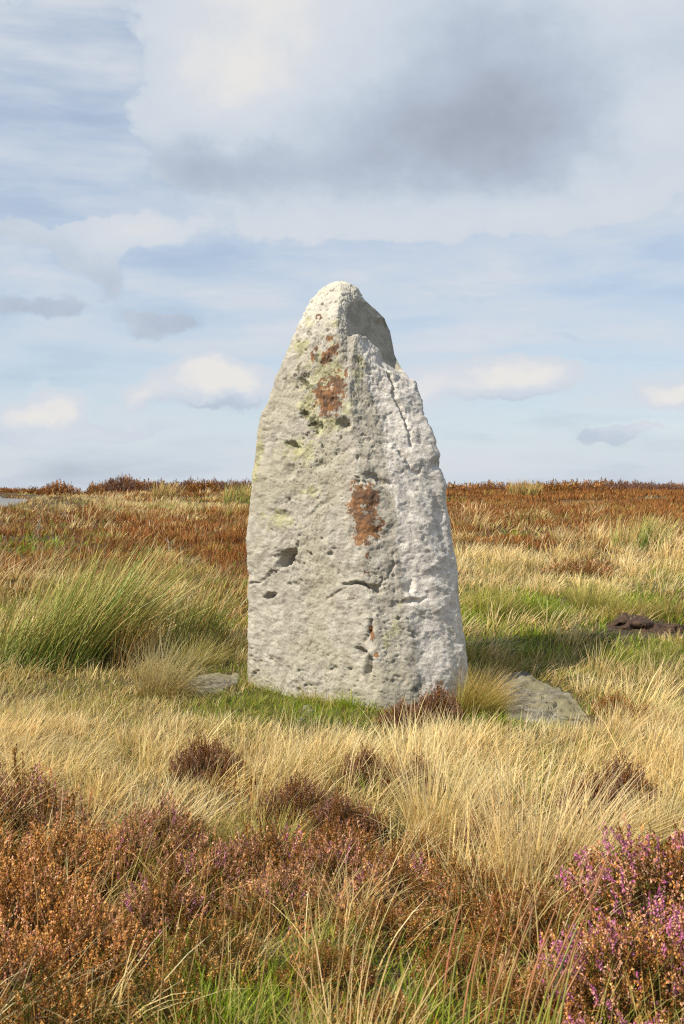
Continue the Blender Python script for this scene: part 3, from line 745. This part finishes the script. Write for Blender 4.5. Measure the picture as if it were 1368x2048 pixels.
for kind, nm, lb, ct, mt in [('s', 'straw_grass', 'pale straw coloured moor grass bent over by the wind', 'grass', M_GRASS), ('g', 'green_grass', 'short fresh green grass and turf', 'grass', M_GRASS),
                             ('m', 'mixed_grass', 'olive and tan mixed moor grass', 'grass', M_GRASS), ('r', 'heather_cover', 'low rust brown heather covering the moor', 'heather', M_HEATH)]:
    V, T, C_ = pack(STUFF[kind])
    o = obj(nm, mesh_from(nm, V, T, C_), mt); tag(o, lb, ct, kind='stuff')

# ------------------------------------------------------------------ heather bushes
PAL_PURPLE = [lin(206, 134, 172), lin(188, 108, 156), lin(224, 164, 188), lin(176, 114, 148)]
PAL_PINK = [lin(234, 184, 150), lin(220, 166, 138), lin(240, 200, 166), lin(204, 142, 120)]
PAL_ORNG = [lin(226, 172, 112), lin(206, 146, 86), lin(234, 188, 130)]
PAL_BRN = [lin(142, 100, 58), lin(120, 82, 48), lin(162, 116, 68)]
PAL_OLV = [lin(88, 88, 38), lin(104, 94, 42), lin(72, 76, 32)]
PAL_GREY = [lin(140, 112, 104), lin(124, 100, 96), lin(150, 126, 116), lin(112, 84, 72)]
PAL_MAUVE = [lin(160, 122, 108), lin(138, 102, 92), lin(178, 140, 122)]
PAL_WOOD = [lin(74, 54, 40), lin(92, 72, 56), lin(58, 44, 34)]
def rand_unit(n):
    v = rng.standard_normal((n, 3)); return v / np.linalg.norm(v, axis=1)[:, None]
def heather_mesh(name, tops, mids, n=330, R=0.32, H=0.34, ne=44, leaf=0.0068, spr=0.14):
    """dome of upright sprigs, each a spire of tiny leaves, bells above and green-brown below"""
    rho = R * np.sqrt(rng.random(n)); a = rng.random(n) * 2 * math.pi
    clump = fbm(np.stack([rho * np.cos(a), rho * np.sin(a), np.zeros(n)], 1) * (3.2 / R * .32) * 3 + rng.random() * 50, 2, 7)
    tipz = H * (1 - 0.55 * (rho / R) ** 2) * (0.70 + 0.38 * rng.random(n) + 0.36 * clump)
    tip = np.stack([rho * np.cos(a), rho * np.sin(a), tipz], 1)
    lean = np.stack([np.cos(a) * rho / R * .55, np.sin(a) * rho / R * .55, np.ones(n)], 1) + 0.22 * rng.standard_normal((n, 3)) + np.array([.10, 0, 0])
    lean /= np.linalg.norm(lean, axis=1)[:, None]
    ln = spr * (0.7 + 0.6 * rng.random(n)) * np.clip(H / .34, .6, 3)
    start = tip - lean * ln[:, None]
    start[:, 2] = np.maximum(start[:, 2], 0.01)
    # leaves
    idx = np.repeat(np.arange(n), ne); N = len(idx)
    t = rng.random(N) ** 0.8
    rr = leaf * (1.35 - 0.9 * t) * (0.4 + rng.random(N))
    off = rand_unit(N)
    # short side shoots
    sh = (rng.random((n, 4)) * 2 * math.pi)[idx, rng.integers(0, 4, N)]
    shl = leaf * 2.6 * np.where(rng.random(N) < .25, 1.0, 0.1) * (1 - t)
    c = start[idx] + (tip - start)[idx] * t[:, None] + off * rr[:, None] + np.stack([np.cos(sh) * shl, np.sin(sh) * shl, shl * .9], 1)
    ax = rand_unit(N) * .8 + lean[idx]; ax /= np.linalg.norm(ax, axis=1)[:, None]
    bx = np.cross(ax, rand_unit(N)); bx /= np.linalg.norm(bx, axis=1)[:, None] + 1e-9
    sz = leaf * (0.65 + 0.7 * rng.random(N))
    la = ax * (sz * 0.78)[:, None]; lb = bx * (sz * 0.34)[:, None]
    V1 = np.stack([c - la, c + lb, c + la, c - lb], 1).reshape(-1, 3)
    i0 = (np.arange(N) * 4)[:, None]
    T1 = np.concatenate([i0 + np.array([[0, 1, 2]]), i0 + np.array([[0, 2, 3]])])
    # colour by sprig type
    w = np.array([x[1] for x in tops]); w = w / w.sum()
    # neighbouring sprigs tend to share a colour
    zone = fbm(np.stack([tip[:, 0], tip[:, 1], np.zeros(n)], 1) * 9 + rng.random() * 90, 2, 17)
    q = np.clip((np.argsort(np.argsort(zone + 0.35 * rng.standard_normal(n))) + .5) / n, 0, .999)
    ty = np.searchsorted(np.cumsum(w), q)
    ctop = np.zeros((N, 3))
    for k, (pal, _) in enumerate(tops):
        s = ty[idx] == k; ctop[s] = pick(pal, int(s.sum()), .16)
    cmid = pick(mids, N, .18)
    istop = (t > (0.28 + 0.25 * rng.random(n))[idx]) & (rng.random(N) < .82)
    C1 = np.where(istop[:, None], ctop, cmid)
    C1 = np.repeat(C1, 4, 0)
    fol = mesh_from(name + '_foliage', V1, T1, C1)
    # woody stems from the root crown to the leafy spires
    root = np.stack([rho * np.cos(a) * .35, rho * np.sin(a) * .35, np.full(n, -0.02)], 1)
    side = np.stack([np.cos(a + 1.57), np.sin(a + 1.57), np.zeros(n)], 1) * (0.0016 * R / .32)
    midp = root * .35 + start * .65 + np.array([0, 0, -.02])
    pts = [root, midp, start, tip]
    V2 = np.stack([np.stack([p - side * s, p + side * s], 1) for p, s in zip(pts, (1.5, 1.2, .9, .3))], 1).reshape(-1, 3)
    j0 = (np.arange(n) * 8)[:, None]
    T2 = np.concatenate([j0 + np.array([[2 * k, 2 * k + 1, 2 * k + 3]]) for k in range(3)] + [j0 + np.array([[2 * k, 2 * k + 3, 2 * k + 2]]) for k in range(3)])
    stm = mesh_from(name + '_stems', V2, T2, np.repeat(pick(PAL_WOOD, n), 8, 0))
    fol.materials.append(M_HEATH); stm.materials.append(M_HEATH)
    return fol, stm
HM = {
    'purple': [heather_mesh('purple_heather', [(PAL_PURPLE, .32), (PAL_PINK, .28), (PAL_ORNG, .2), (PAL_BRN, .2)], PAL_OLV + PAL_BRN, n=420, ne=50) for _ in range(2)],
    'pink': [heather_mesh('pink_heather', [(PAL_BRN, .34), (PAL_MAUVE, .27), (PAL_PINK, .24), (PAL_ORNG, .08), (PAL_PURPLE, .07)], PAL_OLV + PAL_BRN, n=400, ne=48) for _ in range(2)],
    'orange': [heather_mesh('orange_heather', [(PAL_ORNG, .5), (PAL_PINK, .25), (PAL_BRN, .25)], PAL_BRN + PAL_OLV[:1], n=400, ne=48) for _ in range(2)],
    'brown': [heather_mesh('brown_heather', [(PAL_BRN, .7), (PAL_PINK, .15), (PAL_ORNG, .15)], PAL_BRN + PAL_OLV[:1], n=330, ne=42) for _ in range(2)],
    'dark': [heather_mesh('dark_heather', [(PAL_BRN, .5), (PAL_MAUVE, .5)], PAL_WOOD + PAL_BRN[1:2], n=460, ne=50)],
    'olive': [heather_mesh('olive_heather', [(PAL_BRN, .35), (PAL_ORNG, .25), (PAL_OLV, .4)], PAL_OLV + PAL_BRN, n=360, ne=44)],
    'ridge': [heather_mesh('ridge_heather', [(PAL_BRN, .6), (PAL_ORNG, .25), (PAL_OLV, .15)], PAL_BRN, n=300, R=1.0, H=.55, ne=16, leaf=.035, spr=.16),
              heather_mesh('ridge_heather', [(PAL_BRN, .5), (PAL_GREY, .3), (PAL_ORNG, .2)], PAL_BRN, n=300, R=1.0, H=.55, ne=16, leaf=.035, spr=.16)],
    'grey': [heather_mesh('grey_heather', [(PAL_GREY, .75), (PAL_BRN, .25)], PAL_BRN + PAL_GREY, n=300, R=1.0, H=.55, ne=16, leaf=.035, spr=.16)],
}
def bush(kind, x, y, H, R, label, group=None, sink=0.02, k=None):
    lst = HM[kind]; fol, stm = lst[int(rng.integers(0, len(lst))) if k is None else k]
    big = kind in ('ridge', 'grey')
    r0, h0_ = (1.0, .55) if big else (.32, .34)
    if not big and kind != 'purple': H *= .88; R *= .92
    e_ = empty('heather_bush', (x, y, float(terrain(x, y)) - sink), rng.random() * 6.28, (R / r0, R / r0 * (0.85 + .3 * rng.random()), H / h0_))
    f = obj('foliage', fol, None, e_); f['kind'] = 'stuff'
    s = obj('stems', stm, None, e_); s['kind'] = 'stuff'
    tag(e_, label, 'heather', group)
    return e_
L_PUR = 'bright purple flowering heather bush behind the tall green rush stems'
for x, y, H, R in [(1.02, 3.75, .44, .36), (1.42, 3.9, .46, .38), (.78, 3.25, .33, .30), (1.12, 3.2, .36, .34), (.92, 2.75, .26, .30), (1.4, 3.3, .40, .36), (1.2, 2.65, .27, .30), (.62, 2.85, .20, .24)]:
    bush('purple', x + .06, y, H * .88, R, L_PUR, 'purple heather by the rush stems')
L_PNK = 'dusky pink heather bush in the band below the pale grass'
for x, y, H, R in [(-.80, 4.35, .30, .26), (-.52, 4.2, .27, .26), (-.28, 4.3, .30, .26), (-.02, 4.25, .28, .25), (.2, 4.05, .24, .24), (-.62, 3.9, .22, .24), (-.2, 3.95, .22, .24), (-.75, 4.7, .27, .22)]:
    bush('pink', x, y, H, R, L_PNK, 'pink heather band')
bush('pink', -1.33, 4.75, .43, .30, 'tall pinkish brown heather bush rising above the pale grass')
L_ORG = 'orange brown faded heather bush below the tall pinkish one'
for x, y, H, R in [(-1.02, 4.3, .32, .27), (-1.3, 4.1, .36, .30), (-1.05, 3.8, .32, .28), (-1.35, 3.6, .34, .28), (-.8, 3.55, .26, .26), (-1.0, 3.3, .27, .26)]:
    bush('orange', x, y, H, R, L_ORG, 'orange brown heather')
L_OLV = 'dark olive and brown heather bush beside the green grass tuft'
for x, y, H, R in [(-.78, 3.0, .27, .26), (-.55, 3.15, .22, .22), (-.95, 2.75, .22, .25), (-.6, 2.65, .17, .24), (-.42, 3.5, .22, .22)]:
    bush('olive', x, y, H, R, L_OLV, 'olive heather')
L_RST = 'low rust brown heather bush between grass tufts'
for x, y, H, R in [(.42, 4.0, .25, .24), (.62, 3.75, .25, .24), (.15, 3.7, .20, .2), (.80, 4.15, .24, .22), (.38, 3.45, .17, .2), (-.05, 3.4, .17, .18), (.12, 3.05, .16, .18), (.55, 3.2, .17, .2), (.0, 4.65, .2, .2), (.30, 4.5, .18, .22)]:
    bush('brown', x, y, H, R, L_RST, 'rust heather bushes')
bush('pink', .54, 4.62, .22, .13, 'small upright heather tuft with a pink top amid straw grass')
for (u, v, H, R, lb) in [(405, 1568, .25, .17, 'rust brown heather clump poking up through straw grass'), (440, 1552, .2, .13, 'rust brown heather clump poking up through straw grass'),
                         (830, 1600, .22, .19, 'brown heather clump half hidden by bleached grass'), (735, 1572, .2, .15, 'brown heather clump half hidden by bleached grass'), (690, 1680, .2, .2, 'brown heather clump half hidden by bleached grass'),
                         (1245, 1632, .28, .18, 'dark reddish heather clump with leaning straw blades across it'), (1180, 1640, .22, .16, 'dark reddish heather clump with leaning straw blades across it'), (590, 1640, .2, .18, 'brown heather clump half hidden by bleached grass'),
                         (1230, 1432, .18, .17, 'low brown heather clump beside the broad rock slab'), (1290, 1440, .14, .15, 'low brown heather clump beside the broad rock slab'), (1150, 1150, .2, .5, 'flat rust heather clump ringed by pale grass beyond the stone')]:
    p = on_ground(u, v); bush('dark' if v > 1500 else 'brown', p[0], p[1], H * 1.15, R * 1.1, lb, 'heather clumps in the grass')
p = on_ground(800, 1456); bush('dark', p[0], p[1], .22, .17, 'dark brown heather tuft at the foot of the standing stone', 'heather at the stone foot')
p = on_ground(872, 1446); bush('dark', p[0], p[1], .30, .20, 'dark brown heather tuft at the foot of the standing stone', 'heather at the stone foot')

# ridge line bushes
L_RDG = 'low rusty heather bush on the skyline ridge'
L_GRY = 'greyish purple heather bush on the skyline ridge'
for u, vt, kind, wpx in [(190, 972, 'ridge', 20), (215, 966, 'ridge', 30), (240, 961, 'grey', 34), (262, 960, 'ridge', 34), (290, 966, 'ridge', 34), (320, 968, 'grey', 34), (350, 970, 'grey', 34), (380, 966, 'grey', 34), (405, 965, 'ridge', 30),
                         (430, 967, 'grey', 34), (460, 968, 'grey', 34), (490, 968, 'grey', 34), (520, 968, 'grey', 34), (560, 966, 'ridge', 34), (610, 967, 'ridge', 34), (660, 966, 'ridge', 36), (710, 967, 'ridge', 36), (760, 966, 'ridge', 36), (810, 966, 'ridge', 36),
                         (860, 967, 'ridge', 36), (900, 966, 'ridge', 34), (935, 967, 'ridge', 34), (970, 964, 'ridge', 34), (1005, 966, 'ridge', 34), (1040, 966, 'ridge', 34), (1075, 965, 'ridge', 34), (1110, 962, 'ridge', 34), (1145, 961, 'ridge', 34),
                         (1180, 962, 'ridge', 34), (1210, 959, 'ridge', 30), (1240, 963, 'grey', 34), (1272, 964, 'grey', 34), (1305, 966, 'grey', 34), (1340, 967, 'grey', 34), (1365, 968, 'ridge', 30), (1400, 966, 'ridge', 34), (1440, 966, 'ridge', 34), (1480, 966, 'ridge', 34),
                         (-60, 973, 'ridge', 36), (-20, 974, 'ridge', 36), (10, 975, 'ridge', 30), (40, 976, 'ridge', 30), (70, 974, 'ridge', 26), (125, 967, 'ridge', 34), (100, 971, 'ridge', 22)]:
    d = 57 + 4 * rng.random(); x = (u - 684) * d / FPX
    if 180 < u < 520: vt -= 5
    if 90 < u < 140: vt -= 3
    zt = at_depth(u, vt, d)[2]; Hh = max(.25, zt - float(terrain(x, d)) + .05)
    g = kind == 'grey'
    bush(kind, x, d, Hh * 1.02, wpx * d / FPX * 1.15, L_GRY if g else L_RDG, 'grey ridge heather' if g else 'rusty ridge heather', sink=.06)

# ------------------------------------------------------------------ rushes
PAL_RUSH_B = [lin(82, 114, 48), lin(98, 126, 56), lin(112, 130, 64)]
PAL_RUSH_T = [lin(204, 184, 116), lin(176, 172, 96), lin(214, 188, 126), lin(136, 156, 78)]
PAL_DEAD_B = [lin(150, 122, 76), lin(128, 104, 64)]
PAL_DEAD_T = [lin(206, 178, 122), lin(190, 158, 104)]
def rush_clump(name, foot, n, L, wind, label, dead=.2, W0=.0062, group=None):
    """foot: list of (x, y, r)"""
    parts = []
    foot = np.array(foot); k = rng.integers(0, len(foot), n)
    lm = foot[k, 3] if foot.shape[1] > 3 else 1.0
    a = rng.random(n) * 6.283; r = foot[k, 2] * np.sqrt(rng.random(n))
    x = foot[k, 0] + r * np.cos(a); y = foot[k, 1] + r * np.sin(a)
    Ls = L * lm * (0.55 + 0.5 * rng.random(n))
    lx = 0.25 * np.cos(a) * r / foot[k, 2] + wind + .16 * rng.standard_normal(n); ly = 0.3 * np.sin(a) * r / foot[k, 2] + .10 + .14 * rng.standard_normal(n)
    lean = np.hypot(lx, ly) * .55; curl = np.hypot(lx, ly) * (.5 + .5 * rng.random(n))
    dd = rng.random(n) < dead
    c0 = np.where(dd[:, None], pick(PAL_DEAD_B, n), pick(PAL_RUSH_B, n)); c1 = np.where(dd[:, None], pick(PAL_DEAD_T, n), pick(PAL_RUSH_T, n))
    c1 = c1 * .75 + c0 * .25
    root = np.stack([x, y, terrain(x, y) - .02], 1)
    V, T, C_ = blades(root, Ls, np.full(n, W0) * (.7 + .6 * rng.random(n)), lean, curl, np.arctan2(ly, lx), rng.random(n) * 3.14, c0, c1, 5, .35)
    o = obj(name, mesh_from(name, V, T, C_), M_RUSH)
    return tag(o, label, 'rushes', group)
def feet(lst):
    out = []
    for u, v, *r in lst:
        p = on_ground(u, v); out.append((p[0], p[1], *r))
    return out
rush_clump('rush_clump', feet([(20, 1335, .2, .75), (80, 1338, .22, .9), (140, 1335, .24, 1.0), (200, 1325, .24, 1.1), (235, 1318, .2, 1.12), (180, 1305, .24, 1.15), (110, 1310, .22, 1.0)]), 1800, .97, .60, 'large clump of tall green rushes bent over by wind', .16)
rush_clump('rush_clump', feet([(345, 1305, .10), (375, 1295, .12), (415, 1290, .12)]), 240, .70, .40, 'smaller sparse clump of green rushes beside the standing stone', .3)
rush_clump('rush_clump', feet([(245, 1335, .10), (275, 1330, .08)]), 240, .48, .35, 'short orange brown dying rushes under the large rush clump', .95)
rush_clump('rush_clump', feet([(470, 1010, .5), (500, 1012, .5)]), 420, .8, .30, 'distant pale green rush clump behind the standing stone', .45, .018)
rush_clump('rush_clump', feet([(1262, 1100, .3), (1300, 1102, .22)]), 420, .62, .40, 'upright grey green rush clump in pale grass beyond the stone', .4, .007)
rush_clump('rush_clump', feet([(330, 1000, .5)]), 260, .75, .25, 'small bleached tussock standing out below the grey heather ridge', .9, .02)
rush_clump('rush_clump', feet([(1050, 992, .7)]), 260, .8, .15, 'lone pale tussock on the rusty slope below the ridge', .8, .026)

# tall rush stems at the lower right, each one a stem of its own
def tube(path, radii, c0, c1, k=5):
    path = np.array(path); n = len(path); V = []; C_ = []
    for q in range(n):
        d = path[min(q + 1, n - 1)] - path[max(q - 1, 0)]; d /= np.linalg.norm(d)
        a = np.cross(d, [0, 1, .01]); a /= np.linalg.norm(a); b = np.cross(d, a)
        for s in range(k):
            an = 2 * math.pi * s / k
            V.append(path[q] + radii[q] * (math.cos(an) * a + math.sin(an) * b))
            t = q / (n - 1); w = float(sstep(np.array(t), .45, .62)); C_.append(c0 * (1 - w) + c1 * w)
    Q = [[q * k + s, q * k + (s + 1) % k, (q + 1) * k + (s + 1) % k, (q + 1) * k + s] for q in range(n - 1) for s in range(k)]
    return np.array(V), np.array(Q), np.array(C_)
rt = empty('rush_tuft', (.34, 2.55, float(terrain(.34, 2.55))))
tag(rt, 'tall slender green rush stems with brown tips in front of purple heather', 'rushes')
for u0, u1, vt in [(955, 985, 1800), (975, 1070, 1785), (990, 1060, 1850), (1005, 1010, 1820), (1020, 1120, 1795), (1035, 1130, 1845), (1045, 1200, 1740), (1060, 1215, 1725), (1070, 1175, 1870), (1080, 1140, 1900), (1095, 1180, 1880), (1105, 1235, 1665),
                   (930, 930, 1850), (945, 960, 1880), (1000, 1085, 1770), (1050, 1105, 1860), (1120, 1170, 1920), (965, 1020, 1900), (915, 925, 1800), (1085, 1165, 1830)]:
    yb = 2.5 + .25 * rng.random(); xb = (u0 - 684) * 2.7 / FPX - .02
    base = np.array([xb, yb, float(terrain(xb, yb)) - .02]); tip = at_depth(u1, vt, yb + .12)
    ss_ = np.linspace(0, 1, 9)[:, None]
    pth = base * (1 - ss_) + tip * ss_ + np.array([-.03, 0, .03]) * np.sin(ss_ * math.pi)
    V, Q, C_ = tube(pth, .0026 * np.array([1, 1, .98, .95, .9, .95, .9, .7, .3]), pick([lin(112, 130, 48), lin(132, 142, 58), lin(140, 146, 84)], 1)[0], pick([lin(168, 122, 88), lin(150, 108, 78), lin(150, 150, 90)], 1)[0])
    obj('stem', mesh_from('stem', V - np.array(rt.location), Q, C_), M_RUSH, rt)

# ------------------------------------------------------------------ single tussocks that stand out
def tuft(name, u, v, n, L, R, wind, spread, kind, label, W0=.0038, group=None, segs=4):
    p = on_ground(u, v)
    q = grass_patch(np.array([[p[0], p[1]]]), kind, n, L, W0, R, segs, wind, spread, 0)
    o = obj(name, mesh_from(name, *q), M_GRASS)
    return tag(o, label, 'grass', group)
tuft('grass_tussock', 945, 1432, 900, .86, .16, .75, .6, 'm', 'lush grass tussock leaning from the stone foot over the rock slab')
tuft('grass_tussock', 985, 1405, 700, .8, .15, .8, .6, 's', 'pale grass tussock spilling onto the rock slab')
tuft('grass_tussock', 330, 1385, 700, .7, .2, .5, .7, 's', 'rounded straw tussock beside the small flat slab')
tuft('grass_tussock', 390, 1330, 700, .62, .2, .5, .8, 'm', 'pale green tussock below the sparse rushes')
tuft('grass_tussock', 870, 1690, 420, .46, .12, .2, .5, 's', 'upright bleached tussock fanning out among brown heather clumps')
tuft('grass_tussock', 1080, 1800, 420, .42, .14, .25, .6, 's', 'bleached upright tussock behind the purple heather')
tuft('grass_tussock', 1310, 1680, 380, .42, .12, .2, .45, 's', 'tall pale tussock rising behind the purple heather bush')
tuft('grass_tussock', 820, 2075, 260, .24, .16, .1, .9, 'g', 'vivid green grass tuft between rust heather bushes', .0055)
tuft('grass_tussock', 420, 2100, 300, .30, .22, .3, 1.1, 'g', 'dark green sprawling grass tuft beside olive heather', .0042)
tuft('grass_tussock', 520, 1700, 420, .34, .15, .1, .8, 'm', 'green based tussock with straw tips behind the pink heather')
tuft('grass_tussock', 1185, 1222, 500, .42, .2, .3, .7, 'm', 'green grass hummock beside the peat bank', .005)
tuft('grass_tussock', 1100, 1238, 500, .30, .25, .3, .7, 'g', 'yellow green tussock in the grass behind the rock slab', .005)
FRONT = FOOT[FOOT[:, 1] < 8.6]
for q_ in range(16):
    fx, fy = FRONT[int(rng.integers(0, len(FRONT)))] + np.array([.0, -.07]) + .03 * rng.standard_normal(2)
    q = grass_patch(np.array([[fx, fy]]), 'gm'[q_ % 2], 90, .30, .0042, .09, 3, .2, .8, 0)
    tag(obj('grass_tuft', mesh_from('grass_tuft', *q), M_GRASS), 'short green grass tuft growing against the foot of the standing stone', 'grass', 'tufts at the stone foot')
for u_, v_, n_, L_, k_ in [(250, 1790, 150, .36, 'm'), (560, 1830, 120, .34, 's'), (380, 1830, 110, .32, 'm'), (640, 1960, 120, .3, 'm'), (720, 1850, 130, .32, 's'), (900, 1900, 130, .30, 'm'), (140, 1900, 90, .34, 's'), (980, 1850, 150, .34, 's'), (470, 1960, 120, .30, 's'), (60, 1800, 90, .34, 's')]:
    tuft('grass_tussock', u_, v_, n_, L_, .13, .15, .9, k_, 'thin open tuft of straw and green blades growing through foreground heather', .0042, 'thin tufts in the foreground heather')
for q_, (u_, v_) in enumerate([(1212, 1240), (1225, 1236), (1240, 1232), (1262, 1232), (1282, 1230), (1300, 1234), (1320, 1230), (1340, 1232), (1375, 1234)]):
    NOGO_SAVE = NOGO.pop(); tuft('grass_tussock', u_, v_, 260, .34, .16, -.2, .9, 'm', 'small grass tuft hanging over the top edge of the peat bank', .006, 'tufts on the peat bank'); NOGO.append(NOGO_SAVE)
tuft('grass_tussock', 985, 1225, 500, .44, .25, .4, .7, 'm', 'dark green hummock topped with straw right of the stone', .005)

# dead stalks with seed heads standing over the foreground heather
def stalk(u0, u1, vt, yb, label, group):
    xb = (u0 - 684) * yb / FPX
    base = np.array([xb, yb, float(terrain(xb, yb))]); tip = at_depth(u1, vt, yb + .05)
    ss_ = np.linspace(0, 1, 8)[:, None]
    pth = base * (1 - ss_) + tip * ss_ + np.array([.02, 0, .02]) * np.sin(ss_ * math.pi)
    V, Q, C_ = tube(pth, .0015 * np.array([1.2, 1.1, 1, .9, .8, .7, .5, .3]), lin(196, 168, 112), lin(212, 178, 122), 4)
    e_ = empty('seed_stalk', tuple(base)); tag(e_, label, 'grass', group)
    obj('stem', mesh_from('stem', V - base, Q, C_), M_GRASS, e_)
    n = 70; t = .72 + .28 * rng.random(n)
    c = base * (1 - t)[:, None] + tip * t[:, None] + rng.standard_normal((n, 3)) * np.array([.011, .011, .006])
    ax = rand_unit(n) * .5 + (tip - base) / np.linalg.norm(tip - base); bx = np.cross(ax, rand_unit(n))
    sz = .005
    V1 = np.stack([c - ax * sz, c + bx * sz * .4, c + ax * sz, c - bx * sz * .4], 1).reshape(-1, 3) - base
    i0 = (np.arange(n) * 4)[:, None]
    T1 = np.concatenate([i0 + np.array([[0, 1, 2]]), i0 + np.array([[0, 2, 3]])])
    s = obj('seed_head', mesh_from('seed_head', V1, T1, np.repeat(pick([lin(206, 156, 104), lin(188, 136, 90)], n), 4, 0)), M_GRASS, e_); s['kind'] = 'stuff'
for u0, u1, vt, yb in [(238, 240, 1815, 2.75), (300, 320, 1760, 3.0), (350, 420, 1690, 3.2), (500, 540, 1710, 3.1), (560, 600, 1790, 2.9), (470, 545, 1690, 3.4), (620, 600, 1700, 3.3), (640, 700, 1760, 3.0),
                       (200, 225, 1640, 3.8), (120, 150, 1660, 3.6), (170, 240, 1620, 3.9), (60, 60, 1700, 3.4), (700, 760, 1730, 3.2), (820, 905, 1760, 3.1), (400, 450, 1760, 2.9), (540, 620, 1835, 2.75)]:
    stalk(u0, u1, vt, yb, 'thin dry grass stalk with feathery seed head above foreground heather', 'seed stalks')

# dead white twigs
M_TWIG = plain_material('bleached_wood', lin(186, 172, 156), lin(140, 124, 108), 60, .8, .2)
def twig(u, v, h, label):
    p = on_ground(u, v); V_, Q_, n = [], [], 0
    def branch(b, d, L, r, depth):
        nonlocal n
        e_ = b + d * L
        V, Q, _ = tube([b, b + d * L * .5 + rng.standard_normal(3) * L * .06, e_], [r, r * .8, r * .5], np.zeros(3), np.zeros(3), 5)
        V_.append(V); Q_.append(Q + n); n += len(V)
        if depth:
            for _ in range(3):
                dd = d + rng.standard_normal(3) * .55; dd /= np.linalg.norm(dd)
                branch(b + d * L * (.45 + .5 * rng.random()), dd, L * .6, r * .55, depth - 1)
    branch(np.array([0, 0, -.02]), np.array([-.15, 0, .98]), h * .55, .009, 2)
    o = obj('dead_twig', mesh_from('dead_twig', np.concatenate(V_), np.concatenate(Q_)), M_TWIG); o.location = p
    tag(o, label, 'twig')
twig(78, 1078, .42, 'bleached forked dead twig beside the green mossy hollow')
twig(342, 1108, .32, 'small white dead twig in rust heather behind the rushes')
twig(135, 1045, .40, 'pale dead twig standing in the rust heather slope')
twig(1262, 1255, .15, 'bleached root stub sticking out of the peat bank')
